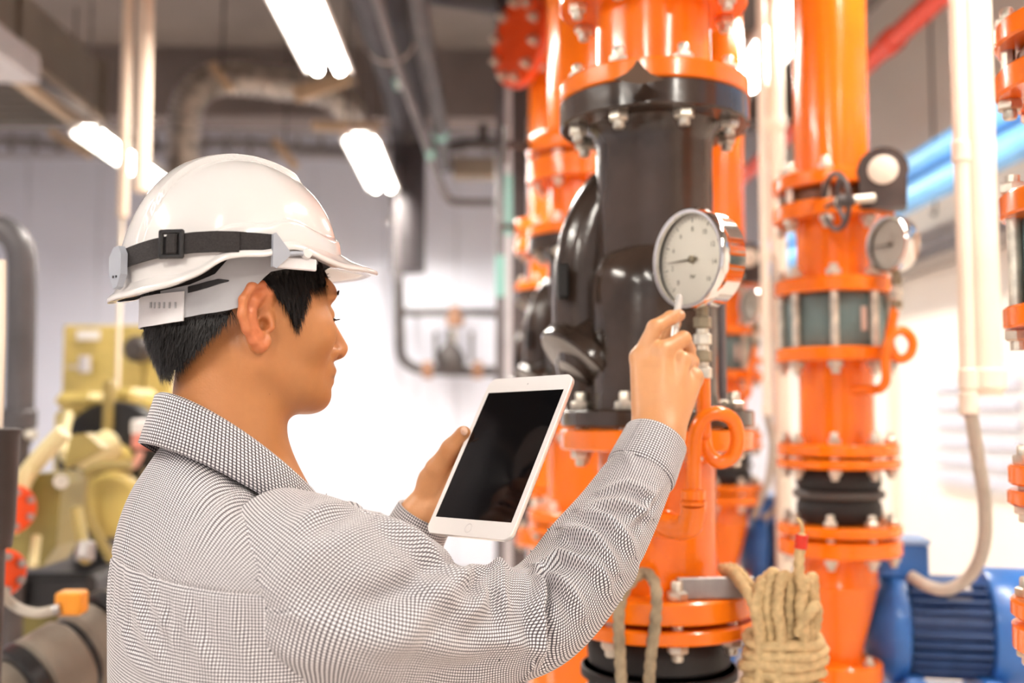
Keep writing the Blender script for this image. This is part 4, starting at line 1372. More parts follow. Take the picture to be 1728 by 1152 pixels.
def isosurface(groups, h, kg=.004, extra=None, B=16):
    blocks = set()
    for g in groups:
        for fn, lo, hi, k, op in g:
            if op != '+':
                continue
            l = np.floor((lo - .02) / (h * B)).astype(int)
            u = np.floor((hi + .02) / (h * B)).astype(int)
            for i in range(l[0], u[0] + 1):
                for j in range(l[1], u[1] + 1):
                    for k_ in range(l[2], u[2] + 1):
                        blocks.add((i, j, k_))
    n = B + 2
    ii = np.arange(-1, B + 1)
    G = np.stack(np.meshgrid(ii, ii, ii, indexing='ij'), -1).reshape(-1, 3)
    coarse = G.reshape(n, n, n, 3)[::4, ::4, ::4].reshape(-1, 3)
    keys, pos, quads = [], [], []
    OFF = 1 << 19

    def pack(c):
        c = c + OFF
        return (c[..., 0] << 42) | (c[..., 1] << 21) | c[..., 2]
    corners = [(0, 0, 0), (1, 0, 0), (0, 1, 0), (1, 1, 0), (0, 0, 1), (1, 0, 1), (0, 1, 1), (1, 1, 1)]
    edges = [(a, b) for a in range(8) for b in range(a + 1, 8) if sum(abs(x - y) for x, y in zip(corners[a], corners[b])) == 1]
    for bl in blocks:
        o = np.array(bl) * B
        lo = (o - 1) * h
        hi = (o + B) * h
        dc = field(groups, (coarse + o) * h, lo, hi, kg)
        if extra is not None:
            dc = extra((coarse + o) * h, dc)
        if dc.min() > 6 * h or dc.max() < -6 * h:
            continue
        P = (G + o) * h
        d = field(groups, P, lo, hi, kg)
        if extra is not None:
            d = extra(P, d)
        D = d.reshape(n, n, n)
        D = np.where(D == 0, 1e-9, D)
        S = D < 0
        m = n - 1
        cs = [D[a:a + m, b:b + m, c:c + m] for a, b, c in corners]
        cnt = sum((c < 0).astype(int) for c in cs)
        act = (cnt > 0) & (cnt < 8)
        if not act.any():
            continue
        idx = np.argwhere(act)
        vals = np.stack([c[act] for c in cs], 1)
        acc = np.zeros((len(idx), 3))
        num = np.zeros(len(idx))
        for a, b in edges:
            va, vb = vals[:, a], vals[:, b]
            cr = (va < 0) != (vb < 0)
            t = np.where(cr, va / (va - vb + 1e-20), 0)
            pa, pb = np.array(corners[a]), np.array(corners[b])
            acc += np.where(cr[:, None], pa + t[:, None] * (pb - pa), 0)
            num += cr
        cell = idx - 1 + o
        keys.append(pack(cell))
        pos.append((cell + acc / num[:, None]) * h)
        I = slice(1, B + 1)
        for ax in range(3):
            s0 = S[1:B + 1, 1:B + 1, 1:B + 1]
            sl = [slice(1, B + 1)] * 3
            sl[ax] = slice(2, B + 2)
            s1 = S[tuple(sl)]
            ch = np.argwhere(s0 != s1)
            if not len(ch):
                continue
            ins = s0[s0 != s1]
            e0 = ch + o
            u_, w_ = (ax + 1) % 3, (ax + 2) % 3
            q = []
            for du, dw in ((-1, -1), (0, -1), (0, 0), (-1, 0)):
                c = e0.copy()
                c[:, u_] += du
                c[:, w_] += dw
                q.append(pack(c))
            q = np.stack(q, 1)
            q[~ins] = q[~ins][:, ::-1]
            quads.append(q)
    keys = np.concatenate(keys)
    pos = np.concatenate(pos)
    quads = np.concatenate(quads)
    uk, first = np.unique(keys, return_index=True)
    vp = pos[first]
    qi = np.searchsorted(uk, quads)
    ok = np.all(uk[np.minimum(qi, len(uk) - 1)] == quads, 1)
    return vp, qi[ok]


def np_mesh(name, v, f, m, parent, smooth=True, uv=None, colors=None, off=None):
    me = bpy.data.meshes.new(name)
    v = np.asarray(v, dtype=np.float32)
    if parent is not None:
        v = v - np.array(root_loc(parent) if off is None else off, dtype=np.float32)
    f = np.asarray(f, dtype=np.int32)
    nf, nk = f.shape
    me.vertices.add(len(v))
    me.vertices.foreach_set('co', v.ravel())
    me.loops.add(nf * nk)
    me.loops.foreach_set('vertex_index', f.ravel())
    me.polygons.add(nf)
    me.polygons.foreach_set('loop_start', np.arange(nf, dtype=np.int32) * nk)
    me.polygons.foreach_set('loop_total', np.full(nf, nk, dtype=np.int32))
    me.polygons.foreach_set('use_smooth', np.full(nf, smooth))
    me.update(calc_edges=True)
    me.validate()
    if uv is not None:
        l = me.uv_layers.new(name='UVMap')
        l.data.foreach_set('uv', np.asarray(uv, dtype=np.float32).ravel())
    if colors is not None:
        a = me.color_attributes.new('tint', 'FLOAT_COLOR', 'POINT')
        a.data.foreach_set('color', np.asarray(colors, dtype=np.float32).ravel())
    me.materials.append(m)
    o = bpy.data.objects.new(name, me)
    COL.objects.link(o)
    o.parent = parent
    return o


# ------------------------------------------------------------------ frames of the man
HA = math.radians(32.8)
HO = W(401, 550, 1.105)
HF = CX * math.cos(HA) + CY * math.sin(HA)
HR = CX * math.sin(HA) - CY * math.cos(HA)
HROT = np.array([V3(HF), V3(HR), [0, 0, 1]])


def H(f, r, z):
    return HO + HF * f + HR * r + CZ * z


def hl(P):
    return (np.asarray(P) - V3(HO)) @ HROT.T


TA = math.radians(33)
TF = CX * math.cos(TA) + CY * math.sin(TA)
TR = CX * math.sin(TA) - CY * math.cos(TA)
TN = W(393, 735, 1.10)                 # base of the neck


def T(f, r, z):
    return TN + TF * f + TR * r + CZ * z


TP = Vector((0.01494, 1.14686, 1.40443))
Tn = Vector((-.6414568, -.57118151, .51213754)).normalized()
Tu = Vector((.36594854, .35890952, .85864173)).normalized()
Tr = Tu.cross(Tn).normalized()


def TB(x, y, z):
    return TP + Tr * x + Tu * y + Tn * z


person = thing('person', 'man in checked shirt and white hard hat holding a tablet and pencil', 'person', (TN.x, TN.y, 0))

# skin material with per-vertex tint (lips, ear rims, beard shadow)
SKIN = bpy.data.materials.new('skin')
SKIN.use_nodes = True
nt = SKIN.node_tree
b = nt.nodes['Principled BSDF']
at = nt.nodes.new('ShaderNodeAttribute')
at.attribute_name = 'tint'
ns = nt.nodes.new('ShaderNodeTexNoise')
ns.inputs['Scale'].default_value = 90
ns.inputs['Detail'].default_value = 6
tcx = nt.nodes.new('ShaderNodeTexCoord')
nt.links.new(tcx.outputs['Object'], ns.inputs['Vector'])
mr = nt.nodes.new('ShaderNodeMapRange')
mr.inputs['To Min'].default_value = .93
mr.inputs['To Max'].default_value = 1.07
nt.links.new(ns.outputs['Fac'], mr.inputs['Value'])
mx_ = nt.nodes.new('ShaderNodeMix')
mx_.data_type = 'RGBA'
mx_.blend_type = 'MULTIPLY'
mx_.inputs[0].default_value = 1.0
nt.links.new(at.outputs['Color'], mx_.inputs[6])
nt.links.new(mr.outputs['Result'], mx_.inputs[7])
nt.links.new(mx_.outputs[2], b.inputs['Base Color'])
b.inputs['Roughness'].default_value = .42
b.inputs['Subsurface Weight'].default_value = .12
b.inputs['Subsurface Radius'].default_value = (.012, .005, .003)
b.inputs['Subsurface Scale'].default_value = 1.0
bp = nt.nodes.new('ShaderNodeBump')
bp.inputs['Strength'].default_value = .12
bp.inputs['Distance'].default_value = .002
ns2 = nt.nodes.new('ShaderNodeTexNoise')
ns2.inputs['Scale'].default_value = 420
nt.links.new(tcx.outputs['Object'], ns2.inputs['Vector'])
nt.links.new(ns2.outputs['Fac'], bp.inputs['Height'])
nt.links.new(bp.outputs['Normal'], b.inputs['Normal'])
SKIN_RGB = np.array([.485, .200, .070])
HAND_RGB = np.array([.62, .305, .135])


def he(c, rad, k=.01, op='+', rot=None):
    R = HROT if rot is None else rot @ HROT
    return p_ell(H(*c), rad, R, k, op)


def hc(a, b_, ra, rb, k=.01, op='+'):
    return p_cap(H(*a), H(*b_), ra, rb, k, op)


head = [he((-.003, 0, .052), (.089, .076, .088)),
        he((.038, 0, .004), (.060, .067, .075), .03),
        he((.050, 0, -.044), (.047, .051, .044), .025)]
for s in (-1, 1):
    head += [hc((.004, s * .053, -.040), (.076, s * .018, -.073), .016, .014, .02),
             he((.064, s * .043, -.008), (.028, .023, .024), .018)]
head += [he((.086, 0, -.0745), (.0175, .023, .0165), .014),
         he((.046, 0, -.066), (.047, .043, .024), .018),
         hc((.086, -.026, .037), (.086, .026, .037), .0145, .0145, .014)]
for s in (-1, 1):
    head += [p_ell(H(.106, s * .034, .014), (.017, .017, .0135), HROT, .012, '-'),
             p_ell(H(.0825, s * .0315, .0135), (.0135, .0145, .0125), HROT, .004)]
head += [hc((.0970, 0, .018), (.1172, 0, -.0195), .0062, .0092, .010),
         he((.107, 0, -.0255), (.0145, .0135, .0085), .007)]
for s in (-1, 1):
    head += [he((.0995, s * .0135, -.0255), (.0095, .0065, .0075), .004)]
head += [he((.086, 0, -.047), (.0225, .029, .017), .012),
         he((.0995, 0, -.0455), (.0095, .021, .0050), .005),
         he((.0975, 0, -.0585), (.0095, .018, .0055), .005)]
for s in (-1, 1):
    head += [hc((.1095, 0, -.0522), (.0905, s * .026, -.0535), .0016, .0016, .003, '-'),
             hc((.117, s * .006, -.0345), (.113, s * .007, -.0295), .0025, .0025, .002, '-')]
head += [hc((-.004, 0, -.03), (-.012, 0, -.17), .0565, .062, .02)]
for s in (-1, 1):   # neck muscle
    head += [hc((-.012, s * .045, -.03), (.022, s * .025, -.15), .014, .013, .02)]
# ears
ear_groups = []
for s in (1, -1):
    hp_ = [(.007, .070, .014), (.007, .076, .029), (-.003, .081, .0355), (-.015, .086, .032), (-.0235, .089, .019), (-.0245, .089, .004), (-.019, .086, -.0095), (-.0105, .081, -.020), (-.001, .0765, -.0255), (.006, .072, -.019)]
    g = []
    for i in range(len(hp_) - 1):
        a, b_ = hp_[i], hp_[i + 1]
        ra = .0046 if i < 7 else .0058
        g.append(hc((a[0], s * a[1], a[2]), (b_[0], s * b_[1], b_[2]), ra, ra, .003))
    ah = [(-.001, .078, .026), (-.011, .083, .018), (-.0145, .0835, .005), (-.011, .082, -.008), (-.004, .079, -.0145)]
    for i in range(len(ah) - 1):
        a, b_ = ah[i], ah[i + 1]
        g.append(hc((a[0], s * a[1], a[2]), (b_[0], s * b_[1], b_[2]), .0045, .0045, .004))
    pl = [(.002, .068, .022), (-.013, .077, .02), (-.016, .078, 0), (-.004, .070, -.015), (.002, .068, -.002)]
    for i in range(len(pl)):
        a, b_ = pl[i], pl[(i + 1) % len(pl)]
        g.append(hc((a[0], s * a[1], a[2]), (b_[0], s * b_[1], b_[2]), .0048, .0048, .010))
    g.append(hc((.009, s * .071, .004), (.0095, s * .0735, -.006), .0048, .005, .005))
    g.append(hc((-.003, s * .074, -.0255), (.003, s * .0725, -.023), .0062, .005, .006))
    g.append(p_ell(H(.0025, s * .078, -.003), (.0055, .012, .0065), HROT, .003, '-'))
    ear_groups.append(g)
# right arm and hand (raised to the gauge)
SH_R = T(.0, .185, -.085)
EL_R = W(912, 1046, 1.105)
WR_R = W(1106, 741, 1.252)
I0, M0, R0, P0 = W(1081, 603, 1.300), W(1116, 594, 1.296), W(1150, 609, 1.304), W(1171, 637, 1.316)
DD = FWD
palm = [p_cap(EL_R, WR_R + DD * .004, .034, .0235, .02),
        p_cap(WR_R - CX * .011, WR_R + CX * .013, .0195, .0185, .012),
        p_cap(WR_R - CX * .010, I0, .0185, .0125, .014), p_cap(WR_R, M0, .0185, .0125, .014),
        p_cap(WR_R + CX * .008, R0, .018, .0115, .014), p_cap(WR_R + CX * .014, P0, .0175, .0105, .014),
        p_cap(WR_R + DD * .012, I0 + DD * .017, .016, .011, .014), p_cap(WR_R + DD * .012 + CX * .01, P0 + DD * .015, .016, .012, .014),
        p_cap(WR_R + DD * .012, M0 + DD * .016, .017, .012, .014),
        p_cap(I0, I0 + DD * .004, .0118, .0118, .006), p_cap(M0 - DD * .001, M0 + DD * .004, .0122, .0122, .006), p_cap(R0, R0 + DD * .004, .0112, .0112, .006), p_cap(P0, P0 + DD * .004, .0102, .0102, .006)]


def finger(pts, rs, k=.004):
    g = []
    for i in range(len(pts) - 1):
        g.append(p_cap(pts[i], pts[i + 1], rs[i], rs[i + 1], k))
    return g


fi = finger([I0, W(1105, 552, 1.303), W(1132, 536, 1.320), W(1146, 532, 1.331)], [.0115, .0096, .0088, .0080])
fm = finger([M0, W(1153, 572, 1.318), W(1162, 590, 1.342), W(1148, 600, 1.356)], [.0118, .0102, .0090, .0080])
fr = finger([R0, W(1167, 610, 1.342), W(1161, 628, 1.362), W(1146, 634, 1.358)], [.0110, .0094, .0086, .0078])
fp = finger([P0, W(1174, 634, 1.350), W(1166, 652, 1.362), W(1152, 656, 1.356)], [.0100, .0084, .0078, .0070])
ft = finger([W(1092, 705, 1.275), W(1084, 652, 1.325), W(1102, 606, 1.352), W(1128, 566, 1.3655), W(1139, 545, 1.3685)], [.0165, .0135, .0115, .0105, .0085])
# left arm and hand (behind the tablet)
SH_L = T(.0, -.185, -.085)
EL_L = W(585, 1085, 1.24)
WR_L = W(712, 872, 1.232)
lpalm = [p_cap(EL_L, WR_L, .034, .0225, .02), p_cap(WR_L - CX * .006, WR_L + CX * .010, .0215, .0205, .012),
         p_cap(WR_L, W(733, 812, 1.226), .021, .0165, .014),
         p_cap(WR_L + CX * .012, TB(-.074, -.018, -.038), .019, .013, .014), p_cap(WR_L + CX * .014, TB(-.070, -.040, -.038), .019, .012, .014),
         p_cap(WR_L + CX * .012, TB(-.076, .006, -.036), .018, .0125, .014), p_cap(W(733, 812, 1.226), TB(-.078, .012, -.034), .0165, .012, .014)]
lth = finger([W(731, 818, 1.224), W(738, 792, 1.216), W(762, 757, 1.207), W(782, 731, 1.200)], [.0165, .0135, .0112, .0088], .006)
lf = []
for i in range(4):
    y0 = -.042 + .0215 * i
    lf.append(finger([TB(-.072, y0, -.037), TB(-.040, y0 + .006, -.0245), TB(-.008, y0 + .010, -.0178), TB(.014 - .006 * abs(i - 1.6), y0 + .012, -.0168)], [.0118, .0098, .0088, .0078]))
# trunk and upper arms, all inside the shirt
trunk = [p_cap(T(0, 0, .02), T(.02, 0, -.12), .052, .060, .03),
         p_ell(T(.022, 0, -.20), (.095, .150, .16), np.array([V3(TF), V3(TR), [0, 0, 1]]), .05),
         p_ell(T(.025, 0, -.42), (.090, .135, .17), np.array([V3(TF), V3(TR), [0, 0, 1]]), .05),
         p_cap(T(-.01, -.11, -.130), T(-.01, .11, -.130), .036, .036, .03),
         p_cap(T(-.01, .115, -.135), W(560, 1015, 1.0), .034, .043, .02), p_cap(W(560, 1015, 1.0), EL_R, .043, .036, .02),
         p_cap(T(-.01, -.115, -.135), EL_L, .034, .036, .02)]
vp, qf = isosurface([head] + ear_groups + [palm, fi, fm, fr, fp, ft, lpalm, lth] + lf + [trunk], .0017, .005)
L_ = hl(vp)
cols = np.ones((len(vp), 4))
hand_w = np.clip((vp[:, 0] - (WR_R.x - .12)) / .06, 0, 1)
cols[:, :3] = SKIN_RGB


def gauss(d2):
    return np.exp(-d2)


# warmer cheek and ear, redder lips, beard shadow, paler hands
ear = gauss(((np.abs(L_[:, 1]) - .086) / .010) ** 2) * (np.abs(L_[:, 0] + .008) < .03) * (np.abs(L_[:, 2]) < .045)
cols[:, :3] += ear[:, None] * np.array([.10, -.02, .0])
lip = gauss(((L_[:, 2] + .052) / .0085) ** 4) * (L_[:, 0] > .094) * gauss((L_[:, 1] / .021) ** 4)
cols[:, :3] = cols[:, :3] * (1 - lip[:, None] * .55) + lip[:, None] * .55 * np.array([.42, .13, .08])
mous = gauss(((L_[:, 2] + .040) / .005) ** 2) * (L_[:, 0] > .088) * gauss((L_[:, 1] / .022) ** 4)
cols[:, :3] *= (1 - .62 * mous)[:, None]
slit = gauss(((L_[:, 2] + .0526) / .0022) ** 2) * (L_[:, 0] > .085) * gauss((L_[:, 1] / .026) ** 6)
cols[:, :3] *= (1 - .75 * slit)[:, None]
chin_ = gauss(((L_[:, 0] - .095) / .014) ** 2 + ((L_[:, 2] + .078) / .014) ** 2 + (L_[:, 1] / .02) ** 2)
cols[:, :3] *= (1 - .18 * chin_)[:, None]
nosec = gauss(((L_[:, 0] - .122) / .012) ** 2 + ((L_[:, 2] + .022) / .014) ** 2)
cols[:, :3] += nosec[:, None] * np.array([.06, .015, .01])
d_r = np.sqrt(((vp - V3(M0)) ** 2).sum(1))
d_l = np.sqrt(((vp - V3(WR_L)) ** 2).sum(1))
hw_ = np.clip(np.maximum(1.25 - d_r / .16, 1.2 - d_l / .14), 0, 1)
cols[:, :3] = cols[:, :3] * (1 - hw_[:, None]) + hw_[:, None] * HAND_RGB
body = np_mesh('body', vp, qf, SKIN, person, colors=cols)
body['label'] = 'tan skin of face, neck and hands'

# finger nails on the visible thumb and index tip
NAIL = mat('finger_nail', (.78, .50, .36), .25)
for c, nrm, ax_ in ((W(783, 727, 1.190), -FWD - CX * .6, CX * .6 + CZ * .7), (W(1148, 527, 1.326), CZ - FWD * .6, CX)):
    M = axis_matrix(c, nrm, ax_)
    MB().lathe([(.0005, .0022), (.0035, .0018), (.0052, .0)], 14, M, cap=False).build('nail', NAIL, person, world=True)

# ------------------------------------------------------------------ hair
HAIRM = mat('black_hair', (.007, .005, .0045), .5, var=.3, vscale=200)
hair_poly = np.array([(.054, .036), (.0475, .014), (.041, -.004), (.036, -.002), (.025, .016), (.014, .027), (.004, .0405), (-.012, .040), (-.022, .022), (-.030, .006), (-.054, -.022), (-.068, -.044), (-.075, -.054),
                      (-.14, -.056), (-.14, .17), (.14, .17), (.14, .043), (.076, .040)])


def poly_sd(q, poly):
    n = len(poly)
    d = np.full(len(q), 1e9)
    s = np.ones(len(q))
    for i in range(n):
        a, b_ = poly[i], poly[i - 1]
        e = b_ - a
        w = q - a
        t = np.clip((w @ e) / (e @ e), 0, 1)
        bb = w - t[:, None] * e
        d = np.minimum(d, (bb * bb).sum(1))
        c1 = q[:, 1] >= a[1]
        c2 = q[:, 1] < b_[1]
        c3 = e[0] * w[:, 1] > e[1] * w[:, 0]
        flip = (c1 & c2 & c3) | (~c1 & ~c2 & ~c3)
        s = np.where(flip, -s, s)
    return s * np.sqrt(d)


def zat(py, f, r):
    """height (head frame) of the point at (f, r) that is seen at picture row py"""
    v0 = H(f, r, 0) - CAM
    k = (576 - py) / FPX
    return (k * v0.dot(FWD) - v0.dot(UPV)) / (UPV.z - k * FWD.z)


BCF, BAF, BAR = .001, .0985, .0885
BAND_D = [52, 60, 68, 75, 82, 88, 92, 96, 100, 103, 106, 112, 120, 128, 135, 142, 150, 157]
_by = [446, 447, 449, 452, 455, 458, 468, 480, 497, 508, 518, 523, 527, 530, 534, 537, 542, 547]
_bt = [430, 424, 416, 414, 413, 413, 413, 414, 416, 418, 422, 434, 462, 472, 480, 484, 488, 491]
BAND_LO = [zat(y, BCF + BAF * math.cos(math.radians(d)), .0885 * math.sin(math.radians(d))) for d, y in zip(BAND_D, _by)]
BAND_HI = [zat(y, BCF + BAF * math.cos(math.radians(d)), .0885 * math.sin(math.radians(d))) for d, y in zip(BAND_D, _bt)]
hair_shell = [he((-.003, 0, .050), (.0935, .0815, .088)), he((-.016, 0, .005), (.079, .072, .075), .02), he((.034, 0, .012), (.064, .0715, .070), .02),
              hc((-.012, 0, -.03), (-.018, 0, -.07), .060, .060, .02)]


def hair_cut(P, d):
    l = hl(P)
    p = poly_sd(l[:, [0, 2]], hair_poly)
    nz = .0012 * np.sin(l[:, 0] * 900 + 3 * np.sin(l[:, 2] * 160)) * np.sin(l[:, 2] * 300 + 4 * np.sin(l[:, 1] * 200))
    return -smin(-(d + nz), -p, .006)


hv, hq = isosurface([hair_shell], .0024, .005, extra=hair_cut)
hair = np_mesh('hair', hv, hq, HAIRM, person)
# loose strands over the cap of hair
lv = hl(hv)
rng_ = np.random.default_rng(4)
psd = poly_sd(lv[:, [0, 2]], hair_poly)
cand = np.where((lv[:, 1] > -.045) & (lv[:, 2] < .075) & (psd < -.001))[0]
bd_ = np.abs(np.degrees(np.arctan2(lv[:, 1] / .0885, (lv[:, 0] - BCF) / BAF)))
blo = np.interp(bd_, BAND_D, BAND_LO)
cand = cand[lv[cand, 2] < blo[cand] + .001]
pick = rng_.choice(cand, 7500)
sv, sf = [], []
for i in pick:
    l = lv[i]
    out = np.array([l[0] + .012, l[1], (l[2] - .02) * .4])
    out /= np.linalg.norm(out) + 1e-9
    back = l[0] < -.03
    if back:
        dr = np.array([-.15, .0, -1.0]) + rng_.normal(0, .22, 3)
    elif l[0] > .06:
        dr = np.array([.5, .35, -.65]) + rng_.normal(0, .25, 3)
    else:
        dr = np.array([.32, .05, -1.0]) + rng_.normal(0, .18, 3)
    dr -= out * (dr @ out)
    dr /= np.linalg.norm(dr)
    side_ = np.cross(dr, out)
    Ln_ = rng_.uniform(.008, .017)
    lift = rng_.uniform(.0005, .0035) + (.003 * rng_.random() if back else 0)
    w_ = .00034
    base_ = len(sv)
    for j, (tt, ww) in enumerate(((0, 1), (.5, .8), (1, .15))):
        c = l + dr * (Ln_ * tt) + out * (lift * tt * (1.6 - .6 * tt) - .0006)
        sv.append(c - side_ * w_ * ww)
        sv.append(c + side_ * w_ * ww)
    sf += [[base_, base_ + 1, base_ + 3, base_ + 2], [base_ + 2, base_ + 3, base_ + 5, base_ + 4]]
sv = np.array(sv) @ HROT + V3(HO)
st = np_mesh('hair_strands', sv, np.array(sf), HAIRM, hair)
st['kind'] = 'stuff'


def strands(name, pts, parent, w=.0004):
    v, f = [], []
    for a, b_, c_ in pts:
        a, b_, c_ = [np.array(x) for x in (a, b_, c_)]
        s_ = np.array([0, .3, .3]) * 1.0
        s_ = s_ / np.linalg.norm(s_)
        o = len(v)
        for p, ww in ((a, 1), (b_, .8), (c_, .2)):
            v += [p - s_ * w * ww, p + s_ * w * ww]
        f += [[o, o + 1, o + 3, o + 2], [o + 2, o + 3, o + 5, o + 4]]
    v = np.array(v) @ HROT + V3(HO)
    o = np_mesh(name, v, np.array(f), HAIRM, parent)
    return o


for s in (1, -1):
    L1 = []
    for i in range(70):       # eyebrow
        t_ = rng_.random()
        a = np.array([.1035 - .009 * t_ ** 1.6, s * (.012 + .034 * t_), .0335 + .0045 * math.sin(t_ * 2.6) + rng_.uniform(-.0022, .0022)])
        L1.append((a, a + np.array([.0005, s * .003, .0012]), a + np.array([-.001, s * .006, .0005])))
    strands('eyebrow', L1, person, .00055)
    L2 = []
    for i in range(26):       # eyelashes of the lowered lid
        t_ = i / 25
        an = -.9 + 1.8 * t_
        a = np.array([.0825 + .0135 * math.cos(an), s * (.0315 + .0140 * math.sin(an)), .0095])
        L2.append((a, a + np.array([.0030, 0, -.0012]), a + np.array([.0068, 0, -.0002])))
    strands('eyelashes', L2, person, .00045)
    # eye showing as a thin slit under the lid
    pts_ = []
    for i in range(13):
        an = -.85 + 1.7 * i / 12
        pts_.append(H(.0825 + .0131 * math.cos(an), s * (.0315 + .0138 * math.sin(an)), .0082))
    MB().tube(pts_, [.0005 + .0012 * math.sin(math.pi * i / 12) for i in range(13)], 8).build('eye', mat('dark_eye', (.02, .012, .01), .15), person, world=True)

# ------------------------------------------------------------------ checked shirt
SHIRT = bpy.data.materials.new('checked_cotton')
SHIRT.use_nodes = True
nt = SHIRT.node_tree
b = nt.nodes['Principled BSDF']
b.inputs['Roughness'].default_value = .8
b.inputs['Sheen Weight'].default_value = .15
uvn = nt.nodes.new('ShaderNodeUVMap')
sep = nt.nodes.new('ShaderNodeSeparateXYZ')
nt.links.new(uvn.outputs[0], sep.inputs[0])
masks = []
for ch in (0, 1):
    m1 = nt.nodes.new('ShaderNodeMath'); m1.operation = 'DIVIDE'; m1.inputs[1].default_value = .00315
    nt.links.new(sep.outputs[ch], m1.inputs[0])
    m2 = nt.nodes.new('ShaderNodeMath'); m2.operation = 'FRACT'
    nt.links.new(m1.outputs[0], m2.inputs[0])
    m3 = nt.nodes.new('ShaderNodeMath'); m3.operation = 'LESS_THAN'; m3.inputs[1].default_value = .40
    nt.links.new(m2.outputs[0], m3.inputs[0])
    m4 = nt.nodes.new('ShaderNodeMath'); m4.operation = 'MULTIPLY_ADD'; m4.inputs[1].default_value = -.88; m4.inputs[2].default_value = 1.0
    nt.links.new(m3.outputs[0], m4.inputs[0])
    masks.append(m4)
mm = nt.nodes.new('ShaderNodeMath'); mm.operation = 'MULTIPLY'
nt.links.new(masks[0].outputs[0], mm.inputs[0])
nt.links.new(masks[1].outputs[0], mm.inputs[1])
cr = nt.nodes.new('ShaderNodeMix'); cr.data_type = 'RGBA'
cr.inputs[6].default_value = (.026, .016, .026, 1)
cr.inputs[7].default_value = (.88, .85, .86, 1)
nt.links.new(mm.outputs[0], cr.inputs[0])
nt.links.new(cr.outputs[2], b.inputs['Base Color'])


def loft(name, rings, uvs, parent, closed=True, m=None):
    """rings: (n,k,3); uvs: (n,k+1,2) when closed"""
    n, k, _ = rings.shape
    idx = np.arange(n * k).reshape(n, k)
    if closed:
        a = idx[:-1]
        b_ = idx[1:]
        f = np.stack([a, np.roll(a, -1, 1), np.roll(b_, -1, 1), b_], -1).reshape(-1, 4)
        uv = np.stack([uvs[:-1, :-1], uvs[:-1, 1:], uvs[1:, 1:], uvs[1:, :-1]], 2).reshape(-1, 2)
    else:
        f = np.stack([idx[:-1, :-1], idx[:-1, 1:], idx[1:, 1:], idx[1:, :-1]], -1).reshape(-1, 4)
        uv = np.stack([uvs[:-1, :-1], uvs[:-1, 1:], uvs[1:, 1:], uvs[1:, :-1]], 2).reshape(-1, 2)
    return np_mesh(name, rings.reshape(-1, 3), f, m or SHIRT, parent, uv=uv)


def folds(S, Q, per, specs):
    """sum of soft ridges; S along, Q around (metres), per = circumference for wrap"""
    out = np.zeros_like(S)
    for s0, q0, ang, L, w, amp in specs:
        dq = Q - q0
        dq = (dq + per / 2) % per - per / 2
        ds = S - s0
        x = ds * math.cos(ang) + dq * math.sin(ang)
        y = -ds * math.sin(ang) + dq * math.cos(ang) + 1.2 * x * x / (L + 1e-6) * .15
        e = np.exp(-(x / L) ** 2)
        out += amp * e * (np.exp(-(y / w) ** 2) - .55 * np.exp(-((y - 1.7 * w) / (1.1 * w)) ** 2))
    return out


def nrm_of(R):
    du = np.roll(R, -1, 1) - np.roll(R, 1, 1)
    dv = np.gradient(R, axis=0)
    n = np.cross(du, dv)
    c = R.mean(axis=1, keepdims=True)
    s = np.sign((n * (R - c)).sum(-1, keepdims=True))
    return n * s


def fold_px(R, Sg, Qg, facing, lines):
    """soft ridges laid along lines given by where they are seen; each (points, width, height)"""
    v = R - V3(CAM)
    dd = v @ V3(FWD)
    X_ = 864 + FPX * (v @ V3(CX)) / dd
    Y_ = 576 - FPX * (v @ V3(UPV)) / dd
    out = np.zeros_like(Sg)
    for pts, w, amp in lines:
        sq = []
        for px, py in pts:
            e = (X_ - px) ** 2 + (Y_ - py) ** 2 + np.where(facing, 0, 1e9)
            i = np.unravel_index(np.argmin(e), e.shape)
            sq.append((Sg[i], Qg[i]))
        best = np.full_like(Sg, 1e9)
        sgn = np.zeros_like(Sg)
        fade = np.zeros_like(Sg)
        n = len(sq) - 1
        for k in range(n):
            a, b_ = np.array(sq[k]), np.array(sq[k + 1])
            e = b_ - a
            L = np.linalg.norm(e) + 1e-6
            t = ((Sg - a[0]) * e[0] + (Qg - a[1]) * e[1]) / L ** 2
            tc = np.clip(t, 0, 1)
            dx, dy = Sg - a[0] - tc * e[0], Qg - a[1] - tc * e[1]
            d = np.sqrt(dx * dx + dy * dy)
            sd = np.sign(e[0] * dy - e[1] * dx)
            u = (k + tc) / n
            better = d < best
            best = np.where(better, d, best)
            sgn = np.where(better, sd, sgn)
            fade = np.where(better, np.sin(np.pi * (.12 + .76 * u)) ** 1.2, fade)
        y = best * sgn
        out += amp * fade * (np.exp(-(y / w) ** 2) - .6 * np.exp(-((y - 1.7 * w) / (1.1 * w)) ** 2))
    return out


# --- torso
zk = np.array([.012, -.008, -.030, -.055, -.085, -.12, -.17, -.25, -.36, -.48, -.58])
wk = np.array([.060, .074, .104, .150, .186, .202, .205, .198, .186, .182, .185])
ak = np.array([.060, .070, .084, .099, .112, .121, .127, .129, .124, .120, .122])
ck = np.array([.0, .0, .002, .006, .010, .013, .016, .018, .020, .020, .020])
NZ, NT = 170, 220
zz = np.linspace(zk[0], zk[-1], NZ)


def ip(v):
    # smooth interpolation (monotone in index via dense cubic)
    order = np.argsort(zk)
    x, y = zk[order], v[order]
    sl = np.gradient(y, x)
    i = np.clip(np.searchsorted(x, zz) - 1, 0, len(x) - 2)
    h = x[i + 1] - x[i]
    t = (zz - x[i]) / h
    return ((2 * t ** 3 - 3 * t ** 2 + 1) * y[i] + (t ** 3 - 2 * t ** 2 + t) * h * sl[i] + (-2 * t ** 3 + 3 * t ** 2) * y[i + 1] + (t ** 3 - t ** 2) * h * sl[i + 1])


